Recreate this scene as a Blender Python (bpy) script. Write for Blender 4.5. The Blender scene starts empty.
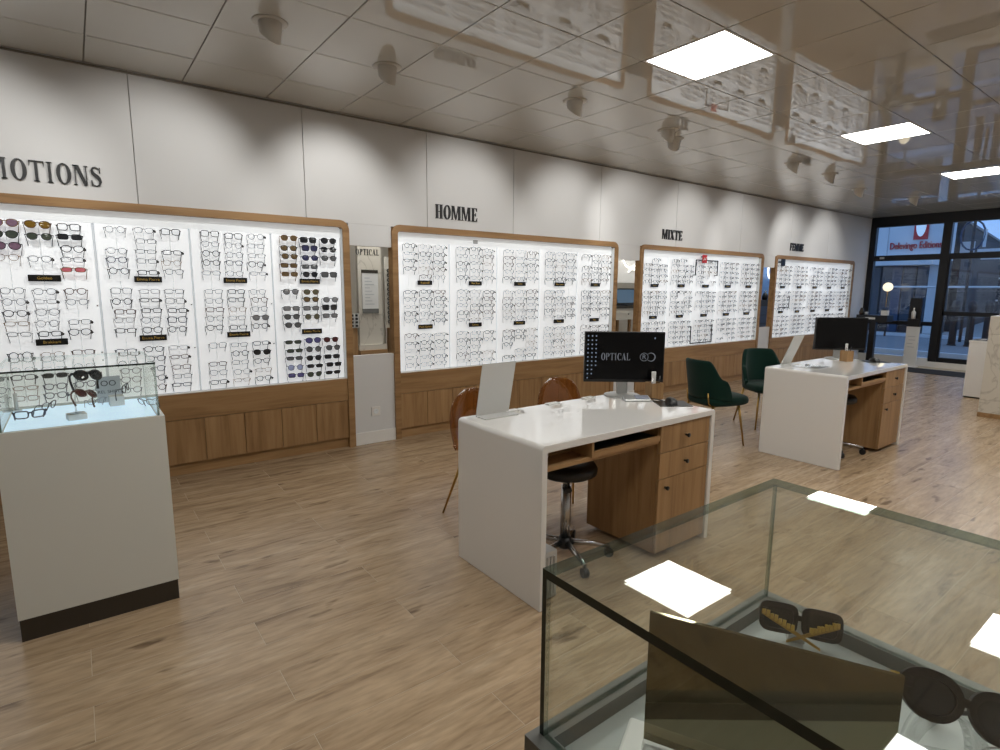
import bpy, math, random
from mathutils import Vector, Matrix
random.seed(7)
S = bpy.context.scene
COL = S.collection
rad = math.radians

# ------------------------------------------------------------------ camera
CAM = Vector((0.0, -4.9643, 1.5086))
RT = Vector((0.79841942, -0.6020639, 0.0067453)).normalized()
FW = Vector((0.5957244, 0.78828702, -0.15400003)).normalized()
UP = RT.cross(FW).normalized()
FPX = 560.49
cd = bpy.data.cameras.new('camera'); cam = bpy.data.objects.new('camera', cd); COL.objects.link(cam)
cd.sensor_width = 36.0; cd.lens = 36.0 * FPX / 1000.0; cd.clip_start = 0.02; cd.clip_end = 300
M = Matrix((RT, UP, -FW)).transposed().to_4x4(); M.translation = CAM
cam.matrix_world = M
S.camera = cam

def ray(px, py): return FW + RT * ((px - 500) / FPX) - UP * ((py - 375) / FPX)
def atz(px, py, z): d = ray(px, py); return CAM + d * ((z - CAM.z) / d.z)
def aty(px, py, y): d = ray(px, py); return CAM + d * ((y - CAM.y) / d.y)
def atx(px, py, x): d = ray(px, py); return CAM + d * ((x - CAM.x) / d.x)
def proj(p):
    d = Vector(p) - CAM; z = d.dot(FW)
    if z < 0.05: return None
    return (500 + FPX * d.dot(RT) / z, 375 - FPX * d.dot(UP) / z)
def in_view(p, m=60):
    q = proj(p)
    return q is not None and -m < q[0] < 1000 + m and -m < q[1] < 750 + m

# ------------------------------------------------------------------ world, exposure
w = bpy.data.worlds.new('dusk_sky'); S.world = w; w.use_nodes = True
bg = w.node_tree.nodes['Background']
bg.inputs[0].default_value = (0.24, 0.43, 0.82, 1); bg.inputs[1].default_value = 1.35
S.view_settings.view_transform = 'Standard'; S.view_settings.look = 'None'
S.view_settings.gamma = 1.0; S.view_settings.use_curve_mapping = False
S.view_settings.exposure = 0.0

# ------------------------------------------------------------------ materials
def srgb(r, g, b):
    f = lambda c: (c / 255 / 12.92) if c / 255 <= 0.04045 else ((c / 255 + 0.055) / 1.055) ** 2.4
    return (f(r), f(g), f(b), 1)

def mat(name, col, rough=0.5, metal=0.0, spec=0.5, emis=None, es=0.0, coat=0.0, ior=1.5):
    m = bpy.data.materials.new(name); m.use_nodes = True
    b = m.node_tree.nodes['Principled BSDF']
    b.inputs['Base Color'].default_value = col
    b.inputs['Roughness'].default_value = rough
    b.inputs['Metallic'].default_value = metal
    b.inputs['Specular IOR Level'].default_value = spec
    b.inputs['IOR'].default_value = ior
    b.inputs['Coat Weight'].default_value = coat
    if emis:
        b.inputs['Emission Color'].default_value = emis
        b.inputs['Emission Strength'].default_value = es
    return m

def add_noise(m, amount=0.06, scale=3.0, bump=0.0, bscale=40.0, stretch=(1, 1, 1)):
    """gentle procedural mottling of the base colour, optional bump"""
    nt = m.node_tree; b = nt.nodes['Principled BSDF']
    tc = nt.nodes.new('ShaderNodeTexCoord'); mp = nt.nodes.new('ShaderNodeMapping')
    mp.inputs['Scale'].default_value = stretch
    nt.links.new(tc.outputs['Object'], mp.inputs['Vector'])
    n = nt.nodes.new('ShaderNodeTexNoise'); n.inputs['Scale'].default_value = scale; n.inputs['Detail'].default_value = 4
    nt.links.new(mp.outputs[0], n.inputs['Vector'])
    mx = nt.nodes.new('ShaderNodeMix'); mx.data_type = 'RGBA'
    c = b.inputs['Base Color'].default_value[:]
    mx.inputs['A'].default_value = tuple(max(0, x * (1 - amount)) for x in c[:3]) + (1,)
    mx.inputs['B'].default_value = tuple(min(1, x * (1 + amount)) for x in c[:3]) + (1,)
    nt.links.new(n.outputs['Fac'], mx.inputs['Factor'])
    nt.links.new(mx.outputs['Result'], b.inputs['Base Color'])
    if bump:
        n2 = nt.nodes.new('ShaderNodeTexNoise'); n2.inputs['Scale'].default_value = bscale
        nt.links.new(tc.outputs['Object'], n2.inputs['Vector'])
        bp = nt.nodes.new('ShaderNodeBump'); bp.inputs['Strength'].default_value = bump; bp.inputs['Distance'].default_value = 0.01
        nt.links.new(n2.outputs['Fac'], bp.inputs['Height']); nt.links.new(bp.outputs[0], b.inputs['Normal'])
    return m

def wood(name, cols, axis=0, rough=0.4, freq=9.0, stretch=9.0, spec=0.4, bump=0.05, tone=0.10, knots=False, fine=0.0):
    """cols: list of (position, srgb colour); grain runs along axis"""
    m = bpy.data.materials.new(name); m.use_nodes = True
    nt = m.node_tree; L = nt.links.new; b = nt.nodes['Principled BSDF']
    tc = nt.nodes.new('ShaderNodeTexCoord'); oi = nt.nodes.new('ShaderNodeObjectInfo')
    mul = nt.nodes.new('ShaderNodeVectorMath'); mul.operation = 'MULTIPLY_ADD'
    cmb = nt.nodes.new('ShaderNodeCombineXYZ')
    for i, k in enumerate((37.0, 19.0, 53.0)):
        mm = nt.nodes.new('ShaderNodeMath'); mm.operation = 'MULTIPLY'; mm.inputs[1].default_value = k
        L(oi.outputs['Random'], mm.inputs[0]); L(mm.outputs[0], cmb.inputs[i])
    mul.inputs[1].default_value = (1, 1, 1)
    L(tc.outputs['Object'], mul.inputs[0]); L(cmb.outputs[0], mul.inputs[2])
    mp = nt.nodes.new('ShaderNodeMapping')
    sc = [freq, freq, freq]; sc[axis] = freq / stretch
    mp.inputs['Scale'].default_value = sc
    L(mul.outputs[0], mp.inputs['Vector'])
    n = nt.nodes.new('ShaderNodeTexNoise'); n.inputs['Scale'].default_value = 1.0; n.inputs['Detail'].default_value = 7; n.inputs['Roughness'].default_value = 0.62
    n.inputs['Distortion'].default_value = 0.6
    L(mp.outputs[0], n.inputs['Vector'])
    cr = nt.nodes.new('ShaderNodeValToRGB')
    el = cr.color_ramp.elements
    el[0].position, el[0].color = cols[0][0], srgb(*cols[0][1])
    el[1].position, el[1].color = cols[-1][0], srgb(*cols[-1][1])
    for p_, c_ in cols[1:-1]:
        e = el.new(p_); e.color = srgb(*c_)
    L(n.outputs['Fac'], cr.inputs[0])
    out = cr.outputs[0]
    if knots:
        v = nt.nodes.new('ShaderNodeTexNoise'); v.inputs['Scale'].default_value = 1.0; v.inputs['Detail'].default_value = 3
        mp2 = nt.nodes.new('ShaderNodeMapping'); s2 = [11.0] * 3; s2[axis] = 3.6; mp2.inputs['Scale'].default_value = s2
        L(mul.outputs[0], mp2.inputs['Vector']); L(mp2.outputs[0], v.inputs['Vector'])
        k = nt.nodes.new('ShaderNodeValToRGB'); k.color_ramp.elements[0].position = 0.645; k.color_ramp.elements[1].position = 0.74
        L(v.outputs['Fac'], k.inputs[0])
        mk = nt.nodes.new('ShaderNodeMix'); mk.data_type = 'RGBA'; mk.inputs['B'].default_value = srgb(104, 82, 58)
        km = nt.nodes.new('ShaderNodeMath'); km.operation = 'MULTIPLY'; km.inputs[1].default_value = 0.85
        L(k.outputs[0], km.inputs[0]); L(km.outputs[0], mk.inputs['Factor']); L(out, mk.inputs['A']); out = mk.outputs['Result']
    if fine:
        fn_ = nt.nodes.new('ShaderNodeTexNoise'); fn_.inputs['Scale'].default_value = 1.0; fn_.inputs['Detail'].default_value = 5
        mp3 = nt.nodes.new('ShaderNodeMapping'); s3 = [freq * 5] * 3; s3[axis] = freq * 0.8; mp3.inputs['Scale'].default_value = s3
        L(mul.outputs[0], mp3.inputs['Vector']); L(mp3.outputs[0], fn_.inputs['Vector'])
        fr_ = nt.nodes.new('ShaderNodeMapRange'); fr_.inputs['From Min'].default_value = 0.3; fr_.inputs['From Max'].default_value = 0.6; fr_.inputs['To Min'].default_value = 1 - fine; fr_.inputs['To Max'].default_value = 1.06
        L(fn_.outputs['Fac'], fr_.inputs['Value'])
        vm = nt.nodes.new('ShaderNodeVectorMath'); vm.operation = 'SCALE'
        L(out, vm.inputs[0]); L(fr_.outputs[0], vm.inputs['Scale']); out = vm.outputs[0]
    hs = nt.nodes.new('ShaderNodeHueSaturation')
    mr = nt.nodes.new('ShaderNodeMapRange'); mr.inputs['To Min'].default_value = 1 - tone; mr.inputs['To Max'].default_value = 1 + tone
    L(oi.outputs['Random'], mr.inputs['Value']); L(mr.outputs[0], hs.inputs['Value']); L(out, hs.inputs['Color'])
    L(hs.outputs[0], b.inputs['Base Color'])
    b.inputs['Roughness'].default_value = rough; b.inputs['Specular IOR Level'].default_value = spec
    bp = nt.nodes.new('ShaderNodeBump'); bp.inputs['Strength'].default_value = bump; bp.inputs['Distance'].default_value = 0.005
    L(n.outputs['Fac'], bp.inputs['Height']); L(bp.outputs[0], b.inputs['Normal'])
    return m

def clear(name, tint=(1, 1, 1, 1), f0=0.04, rough=0.0, gloss=(1, 1, 1, 1), solid=0.0, solid_col=(0.5, 0.5, 0.5, 1)):
    """thin clear sheet: transparent body with a Schlick mirror coat"""
    m = bpy.data.materials.new(name); m.use_nodes = True
    nt = m.node_tree; L = nt.links.new
    nt.nodes.remove(nt.nodes['Principled BSDF']); out = nt.nodes['Material Output']
    tr = nt.nodes.new('ShaderNodeBsdfTransparent'); tr.inputs[0].default_value = tint
    gl = nt.nodes.new('ShaderNodeBsdfAnisotropic'); gl.inputs['Color'].default_value = gloss; gl.inputs['Roughness'].default_value = rough
    lw = nt.nodes.new('ShaderNodeLayerWeight'); lw.inputs[0].default_value = 0.5
    pw = nt.nodes.new('ShaderNodeMath'); pw.operation = 'POWER'; pw.inputs[1].default_value = 5
    ma = nt.nodes.new('ShaderNodeMath'); ma.operation = 'MULTIPLY_ADD'; ma.inputs[1].default_value = 1 - f0; ma.inputs[2].default_value = f0
    L(lw.outputs['Facing'], pw.inputs[0]); L(pw.outputs[0], ma.inputs[0])
    body = tr.outputs[0]
    if solid:
        df = nt.nodes.new('ShaderNodeBsdfDiffuse'); df.inputs[0].default_value = solid_col
        ms = nt.nodes.new('ShaderNodeMixShader'); ms.inputs[0].default_value = solid
        L(tr.outputs[0], ms.inputs[1]); L(df.outputs[0], ms.inputs[2]); body = ms.outputs[0]
    mx = nt.nodes.new('ShaderNodeMixShader')
    L(ma.outputs[0], mx.inputs[0]); L(body, mx.inputs[1]); L(gl.outputs[0], mx.inputs[2])
    L(mx.outputs[0], out.inputs[0])
    return m

def marble(name):
    m = mat(name, srgb(205, 198, 184), 0.25)
    nt = m.node_tree; L = nt.links.new; b = nt.nodes['Principled BSDF']
    tc = nt.nodes.new('ShaderNodeTexCoord'); mp = nt.nodes.new('ShaderNodeMapping')
    mp.inputs['Rotation'].default_value = (0.4, 0.7, 0.3); mp.inputs['Scale'].default_value = (1.6, 1.6, 1.0)
    n = nt.nodes.new('ShaderNodeTexNoise'); n.inputs['Scale'].default_value = 1.6; n.inputs['Detail'].default_value = 6; n.inputs['Distortion'].default_value = 1.6
    cr = nt.nodes.new('ShaderNodeValToRGB'); e = cr.color_ramp.elements
    e[0].position = 0.475; e[0].color = srgb(206, 199, 186); e[1].position = 0.525; e[1].color = srgb(206, 199, 186)
    v = e.new(0.50); v.color = srgb(182, 174, 161)
    L(tc.outputs['Object'], mp.inputs[0]); L(mp.outputs[0], n.inputs['Vector']); L(n.outputs['Fac'], cr.inputs[0]); L(cr.outputs[0], b.inputs['Base Color'])
    return m

MT = {}
MT['wall'] = add_noise(mat('painted_wall', srgb(215, 214, 213), 0.75, spec=0.2), 0.015, 1.5, 0.03, 120)
MT['seam'] = mat('panel_seam', srgb(196, 194, 190), 0.9)
MT['base'] = mat('baseboard_paint', srgb(228, 225, 220), 0.45)
MT['oak'] = wood('light_oak_veneer', [(0.25, (128, 96, 62)), (0.5, (160, 124, 84)), (0.75, (176, 141, 100))], 2, 0.45, 16, 14, 0.3, 0.03, 0.05)
MT['oak_h'] = wood('light_oak_veneer_horizontal', [(0.25, (128, 96, 62)), (0.5, (160, 124, 84)), (0.75, (176, 141, 100))], 0, 0.45, 16, 14, 0.3, 0.03, 0.04)
MT['floor'] = wood('oak_plank_tile', [(0.24, (124, 101, 76)), (0.40, (164, 139, 110)), (0.58, (181, 156, 126)), (0.78, (200, 178, 151))], 0, 0.27, 11, 7, 0.5, 0.05, 0.035, True, 0.20)
MT['grout'] = mat('floor_grout', srgb(186, 168, 142), 0.8)
def ceil_mat():
    m = mat('lacquered_ceiling_tile', srgb(190, 186, 177), 0.012, spec=0.5, ior=1.62)
    nt = m.node_tree; L = nt.links.new; b = nt.nodes['Principled BSDF']
    tc = nt.nodes.new('ShaderNodeTexCoord'); oi = nt.nodes.new('ShaderNodeObjectInfo')
    va = nt.nodes.new('ShaderNodeVectorMath'); va.operation = 'ADD'
    L(tc.outputs['Object'], va.inputs[0]); L(oi.outputs['Random'], va.inputs[1])
    n = nt.nodes.new('ShaderNodeTexNoise'); n.inputs['Scale'].default_value = 2.2; n.inputs['Detail'].default_value = 1
    L(va.outputs[0], n.inputs['Vector'])
    bp = nt.nodes.new('ShaderNodeBump'); bp.inputs['Strength'].default_value = 0.03; bp.inputs['Distance'].default_value = 0.02
    L(n.outputs['Fac'], bp.inputs['Height']); L(bp.outputs[0], b.inputs['Normal'])
    return m
MT['tile'] = ceil_mat()
MT['ceil_gap'] = mat('ceiling_grid_shadow_gap', srgb(134, 127, 117), 0.7)
MT['led'] = mat('led_diffuser', (0.9, 0.9, 0.9, 1), 0.4, emis=(0.995, 1.0, 0.965, 1), es=17.5)
MT['lit'] = mat('backlit_opal_panel', srgb(240, 243, 246), 0.3, emis=(0.95, 0.975, 1.0, 1), es=0.40)
MT['lit_dim'] = mat('opal_header_glow', srgb(226, 230, 232), 0.3, emis=(0.95, 0.98, 1.0, 1), es=0.30)  # glow added to lighten the strip above the panels
MT['seamgrey'] = mat('panel_joint', srgb(196, 199, 202), 0.5, emis=(0.95, 0.98, 1.0, 1), es=0.10)  # slight emission put in to lighten the joints between panels
MT['opal'] = mat('opal_panel_unlit_edge', srgb(226, 230, 232), 0.3)
MT['white'] = mat('white_lacquer', srgb(228, 225, 221), 0.02, spec=0.5, coat=0.4)
MT['white'].node_tree.nodes['Principled BSDF'].inputs['Coat Roughness'].default_value = 0.01
MT['white'] = add_noise(MT['white'], 0.01, 2)
MT['ped'] = mat('warm_white_laminate', srgb(214, 213, 205), 0.35)
MT['kick'] = mat('dark_bronze_kickplate', srgb(62, 56, 48), 0.4, 0.3)
MT['rim'] = mat('grey_metal_tray', srgb(112, 112, 108), 0.45, 0.2)
MT['deck'] = mat('grey_tray_floor', srgb(172, 176, 174), 0.3)
MT['deck_lit'] = mat('backlit_blue_white_deck', srgb(205, 225, 245), 0.25, emis=(0.60, 0.82, 1.0, 1), es=0.62)
MT['glass'] = clear('clear_glass', (0.955, 0.97, 0.955, 1), 0.04)
MT['window_glass'] = clear('window_glass', (0.93, 0.95, 0.96, 1), 0.035)
MT['edge'] = mat('green_glass_edge', srgb(18, 40, 32), 0.08, spec=0.6)
MT['edge_soft'] = clear('soft_glass_edge', (0.38, 0.48, 0.43, 1), 0.05)
MT['edge_light'] = mat('pale_glass_edge', srgb(70, 84, 78), 0.1)
MT['acryl'] = clear('clear_acrylic', (0.93, 0.94, 0.94, 1), 0.05, solid=0.10, solid_col=(0.8, 0.82, 0.82, 1))
MT['frost'] = clear('frosted_acrylic', (0.9, 0.9, 0.9, 1), 0.04, 0.2, solid=0.72, solid_col=srgb(225, 224, 220))
MT['paper'] = mat('white_paper', srgb(222, 221, 218), 0.7)
MT['black'] = mat('black_plastic', srgb(18, 18, 19), 0.35)
MT['blackm'] = mat('black_powder_coat', srgb(24, 24, 27), 0.4, 0.2)
MT['screen'] = mat('dark_screen', srgb(6, 6, 8), 0.25, spec=0.25)
MT['screen_txt'] = mat('screen_graphics', (0.0, 0.0, 0.0, 1), 0.4, emis=(0.75, 0.8, 0.9, 1), es=0.16)
MT['icon'] = mat('screen_icon', (0.0, 0.0, 0.0, 1), 0.4, emis=(0.6, 0.75, 1.0, 1), es=0.3)
MT['steel'] = mat('brushed_steel', srgb(190, 190, 190), 0.25, 1.0)
MT['silver'] = mat('silver_plastic', srgb(186, 186, 184), 0.3, 0.5)
MT['gold'] = mat('brushed_gold', srgb(190, 152, 84), 0.28, 1.0)
MT['goldtxt'] = mat('gold_print', srgb(214, 178, 88), 0.4, 0.3)
MT['velvet'] = mat('green_velvet', srgb(8, 40, 32), 0.85, spec=0.15)
MT['velvet'].node_tree.nodes['Principled BSDF'].inputs['Sheen Weight'].default_value = 0.12
MT['amber'] = clear('amber_polycarbonate', (0.80, 0.62, 0.42, 1), 0.05, 0.02, solid=0.10, solid_col=srgb(140, 88, 44))
MT['sign'] = mat('black_sign', srgb(20, 18, 16), 0.3)
MT['letter'] = mat('black_cut_letter', srgb(28, 28, 30), 0.45)
MT['red'] = mat('red_plastic', srgb(190, 34, 40), 0.45)
MT['marble'] = marble('cream_marble')
MT['bronze'] = mat('bronze_mirror', srgb(152, 144, 118), 0.03, 1.0)
MT['grey'] = mat('grey_card', srgb(182, 184, 186), 0.6)
MT['lamp'] = mat('globe_lamp', (0.9, 0.85, 0.7, 1), 0.4, emis=(1.0, 0.85, 0.6, 1), es=1.1)
MT['neon'] = mat('white_light_tube', (0.9, 0.9, 0.9, 1), 0.4, emis=(1.0, 0.97, 0.88, 1), es=1.6)
MT['spot_body'] = mat('white_spot_housing', srgb(196, 190, 180), 0.4)
MT['spot_bulb'] = mat('spot_bulb', (0.9, 0.9, 0.9, 1), 0.4, emis=(1.0, 0.95, 0.86, 1), es=12.0)
MT['mat'] = add_noise(mat('charcoal_mat', srgb(58, 56, 54), 0.95, spec=0.1), 0.3, 60)
MT['asphalt'] = add_noise(mat('asphalt', srgb(120, 122, 124), 0.9), 0.15, 2)
MT['pave'] = add_noise(mat('pavement', srgb(150, 150, 148), 0.9), 0.1, 3)
MT['facade'] = add_noise(mat('pale_cladding', srgb(205, 208, 210), 0.6), 0.04, 1)
MT['facade_dark'] = add_noise(mat('dark_grey_render', srgb(64, 62, 62), 0.8), 0.08, 1)
MT['shopglass'] = mat('dark_shop_glass', srgb(34, 44, 58), 0.08)
MT['niche'] = add_noise(mat('back_room_wall', srgb(196, 190, 178), 0.8), 0.02, 2)
MT['blue'] = mat('blue_back_wall', srgb(92, 132, 186), 0.5)
MT['navy'] = mat('dark_blue_cabinet', srgb(50, 66, 92), 0.4)
MT['laptop'] = mat('laptop_screen', (0.02, 0.03, 0.05, 1), 0.2, emis=(0.25, 0.42, 0.6, 1), es=0.22)

# ------------------------------------------------------------------ geometry helpers
class MB:
    def __init__(s): s.v = []; s.f = []; s.m = []; s.sm = []
    def face(s, idx, m=0, smooth=False): s.f.append(idx); s.m.append(m); s.sm.append(smooth)
    def box(s, x0, x1, y0, y1, z0, z1, m=0):
        b = len(s.v)
        s.v += [(x0, y0, z0), (x1, y0, z0), (x1, y1, z0), (x0, y1, z0), (x0, y0, z1), (x1, y0, z1), (x1, y1, z1), (x0, y1, z1)]
        for q in ((0, 3, 2, 1), (4, 5, 6, 7), (0, 1, 5, 4), (1, 2, 6, 5), (2, 3, 7, 6), (3, 0, 4, 7)):
            s.face(tuple(b + i for i in q), m)
        return s
    def prism(s, poly, fn, a, b, m=0, cap=True):
        """poly: list of (u,v); fn(u,v,t)->xyz; extruded from t=a to t=b"""
        n = len(poly); k = len(s.v)
        s.v += [fn(u, v, a) for u, v in poly] + [fn(u, v, b) for u, v in poly]
        for i in range(n):
            j = (i + 1) % n; s.face((k + i, k + j, k + n + j, k + n + i), m)
        if cap:
            s.face(tuple(k + i for i in reversed(range(n))), m); s.face(tuple(k + n + i for i in range(n)), m)
        return s
    def ribbon(s, A, B, fn, a, b, m=0, closed=False):
        """strip between 2d polylines A and B, extruded"""
        n = len(A); k = len(s.v)
        for t in (a, b):
            s.v += [fn(u, v, t) for u, v in A] + [fn(u, v, t) for u, v in B]
        rng = range(n if closed else n - 1)
        for i in rng:
            j = (i + 1) % n
            s.face((k + i, k + j, k + n + j, k + n + i), m)
            s.face((k + 2 * n + i, k + 3 * n + i, k + 3 * n + j, k + 2 * n + j), m)
            s.face((k + i, k + 2 * n + i, k + 2 * n + j, k + j), m)
            s.face((k + n + i, k + n + j, k + 3 * n + j, k + 3 * n + i), m)
        if not closed:
            s.face((k, k + n, k + 3 * n, k + 2 * n), m); e = n - 1
            s.face((k + e, k + 2 * n + e, k + 3 * n + e, k + n + e), m)
        return s
    def tube(s, pts, r, n=8, closed=False, m=0, cap=True, smooth=True):
        pts = [Vector(p) for p in pts]; N = len(pts); k = len(s.v)
        rr = r if isinstance(r, (list, tuple)) else [r] * N
        prev = None
        for i, p in enumerate(pts):
            if closed: t = pts[(i + 1) % N] - pts[i - 1]
            else: t = pts[min(i + 1, N - 1)] - pts[max(i - 1, 0)]
            t.normalize()
            if prev is None:
                a = Vector((0, 0, 1)) if abs(t.z) < 0.9 else Vector((1, 0, 0))
                u = t.cross(a).normalized()
            else:
                u = (prev - t * prev.dot(t))
                u = u.normalized() if u.length > 1e-6 else t.orthogonal().normalized()
            prev = u; wv = t.cross(u)
            for j in range(n):
                an = 2 * math.pi * (j + 0.5) / n
                s.v.append(tuple(p + (u * math.cos(an) + wv * math.sin(an)) * rr[i]))
        for i in range(N if closed else N - 1):
            i2 = (i + 1) % N
            for j in range(n):
                j2 = (j + 1) % n
                s.face((k + i * n + j, k + i * n + j2, k + i2 * n + j2, k + i2 * n + j), m, smooth)
        if cap and not closed:
            s.face(tuple(k + j for j in reversed(range(n))), m); s.face(tuple(k + (N - 1) * n + j for j in range(n)), m)
        return s
    def lathe(s, prof, c=(0, 0, 0), n=20, m=0, smooth=True):
        k = len(s.v); P_ = len(prof)
        for r, z in prof:
            for j in range(n):
                a = 2 * math.pi * j / n
                s.v.append((c[0] + r * math.cos(a), c[1] + r * math.sin(a), c[2] + z))
        for i in range(P_ - 1):
            for j in range(n):
                j2 = (j + 1) % n
                s.face((k + i * n + j, k + i * n + j2, k + (i + 1) * n + j2, k + (i + 1) * n + j), m, smooth)
        if prof[0][0] > 1e-5: s.face(tuple(k + j for j in reversed(range(n))), m)
        if prof[-1][0] > 1e-5: s.face(tuple(k + (P_ - 1) * n + j for j in range(n)), m)
        return s
    def grid(s, fn, nu, nv, m=0, smooth=True):
        k = len(s.v)
        for i in range(nu + 1):
            for j in range(nv + 1): s.v.append(tuple(fn(i / nu, j / nv)))
        for i in range(nu):
            for j in range(nv):
                a = k + i * (nv + 1) + j
                s.face((a, a + nv + 1, a + nv + 2, a + 1), m, smooth)
        return s
    def add(s, o, mtx=None, moff=0):
        k = len(s.v)
        s.v += [tuple(mtx @ Vector(p)) for p in o.v] if mtx else list(o.v)
        for f, m, q in zip(o.f, o.m, o.sm): s.face(tuple(k + i for i in f), m + moff, q)
        return s
    def mesh(s, name, mats):
        me = bpy.data.meshes.new(name); me.from_pydata(s.v, [], s.f)
        for m in (mats if isinstance(mats, (list, tuple)) else [mats]): me.materials.append(MT[m] if isinstance(m, str) else m)
        me.polygons.foreach_set('material_index', s.m); me.polygons.foreach_set('use_smooth', s.sm)
        me.update(); return me

def put(name, me, parent=None, loc=(0, 0, 0), rot=None, label=None, cat=None, group=None, kind=None, bevel=0):
    if isinstance(me, tuple): me = me[0].mesh(name, me[1])
    o = bpy.data.objects.new(name, me); COL.objects.link(o)
    o.location = loc
    if rot: o.rotation_euler = rot
    if parent: o.parent = parent
    if label: o['label'] = label
    if cat: o['category'] = cat
    if group: o['group'] = group
    if kind: o['kind'] = kind
    if bevel:
        b = o.modifiers.new('bevel', 'BEVEL'); b.width = bevel; b.segments = 2; b.limit_method = 'ANGLE'
    return o
def thing(name, label, cat, loc=(0, 0, 0), rz=0.0, group=None):
    return put(name, None, None, loc, (0, 0, rz), label, cat, group)
def boxo(name, m, b, parent=None, **k):
    return put(name, (MB().box(*b), m), parent, **k)
def clone(root, loc=None, rz=None, label=None):
    r = root.copy(); COL.objects.link(r)
    if loc is not None: r.location = loc
    if rz is not None: r.rotation_euler = (0, 0, rz)
    if label: r['label'] = label
    for ch in list(root.children):
        c = ch.copy(); COL.objects.link(c); c.parent = r
        for g in list(ch.children):
            d = g.copy(); COL.objects.link(d); d.parent = c
    return r
def textmesh(s, size, depth, m, align='CENTER'):
    cu = bpy.data.curves.new('text', 'FONT'); cu.body = s; cu.size = size; cu.extrude = depth; cu.align_x = align; cu.align_y = 'CENTER'; cu.resolution_u = 3
    o = bpy.data.objects.new('text', cu); COL.objects.link(o)
    me = bpy.data.meshes.new_from_object(o); bpy.data.objects.remove(o); bpy.data.curves.remove(cu)
    me.materials.clear(); me.materials.append(MT[m] if isinstance(m, str) else m)
    return me
FRONT = (rad(90), 0, 0)          # text readable from -Y

# ------------------------------------------------------------------ room shell
XE = 13.55; XW = -3.2; YF = -7.2; HC = 3.0
PX, PY = 1.2, 0.2
planks = []
r0 = -2.43
pm = MB()
def plank_mesh(l):
    m = MB(); a, b = l / 2 - 0.0012, PY / 2 - 0.0012; e = 0.0006
    m.v = [(-a, -b, -0.004), (a, -b, -0.004), (a, b, -0.004), (-a, b, -0.004), (-a, -b, -e), (a, -b, -e), (a, b, -e), (-a, b, -e),
           (-a + e, -b + e, 0), (a - e, -b + e, 0), (a - e, b - e, 0), (-a + e, b - e, 0)]
    for q in ((0, 1, 5, 4), (1, 2, 6, 5), (2, 3, 7, 6), (3, 0, 4, 7), (4, 5, 9, 8), (5, 6, 10, 9), (6, 7, 11, 10), (7, 4, 8, 11), (8, 9, 10, 11)): m.face(q)
    return m
floor = boxo('floor', 'grout', (XW, XE + 0.1, YF, 2.3, -0.12, -0.0008), kind='structure')
full = plank_mesh(PX); full_me = full.mesh('plank', 'floor')
rest = MB(); cand = []
k0 = int(math.floor((YF - r0) / PY)) + 1
for k in range(k0, 30):
    yc = r0 + PY * k + PY / 2
    if yc > 2.2: break
    off = 0.526 if (k % 2) != 0 else -0.07
    i = int(math.floor((XW - off) / PX)) + 1
    while True:
        x0 = off + PX * i; i += 1
        if x0 + PX > XE: break
        cand.append((x0 + PX / 2, yc))
cand.sort(key=lambda c: (0 if (in_view((c[0], c[1], 0), 40) and c[1] < 0.2) else 1, (Vector((c[0], c[1], 0)) - CAM).length))
for n_, (x, y) in enumerate(cand):
    if n_ < 290 and y < 0.2:
        put('floor_plank', full_me, floor, (x, y, 0))
    else:
        rest.add(full, Matrix.Translation((x, y, 0)))
put('floor_planks_beyond', (rest, 'floor'), floor, kind='stuff')

# ceiling: lacquered tiles in a shadow-gap grid
ceiling = boxo('ceiling', 'ceil_gap', (XW, XE + 0.1, YF, 0.12, HC + 0.012, HC + 0.15), kind='structure')
TX, TY = 0.592, 0.605
LED = {(0, 0), (5, 0), (10, 0), (-5, 0), (15, 0), (-1, 3), (2, 3), (5, 3), (-4, 3), (8, 3), (11, 3)}
def tile_mesh(sx, sy):
    m = MB(); a, b = sx / 2 - 0.003, sy / 2 - 0.003; e = 0.002
    m.v = [(-a, -b, 0.011), (a, -b, 0.011), (a, b, 0.011), (-a, b, 0.011), (-a, -b, e), (a, -b, e), (a, b, e), (-a, b, e),
           (-a + e, -b + e, 0), (a - e, -b + e, 0), (a - e, b - e, 0), (-a + e, b - e, 0)]
    for q in ((0, 4, 5, 1), (1, 5, 6, 2), (2, 6, 7, 3), (3, 7, 4, 0), (4, 8, 9, 5), (5, 9, 10, 6), (6, 10, 11, 7), (7, 11, 8, 4), (11, 10, 9, 8)): m.face(q)
    return m
tfull = tile_mesh(TX, TY); tfull_me = tfull.mesh('ceiling_tile', 'tile')
trest = MB()
led_label = {(0, 0): 'square ceiling light panel above the desk with the lit monitor', (5, 0): 'square ceiling light panel above the desk with green chairs',
             (10, 0): 'square ceiling light panel nearest the storefront door'}
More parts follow.
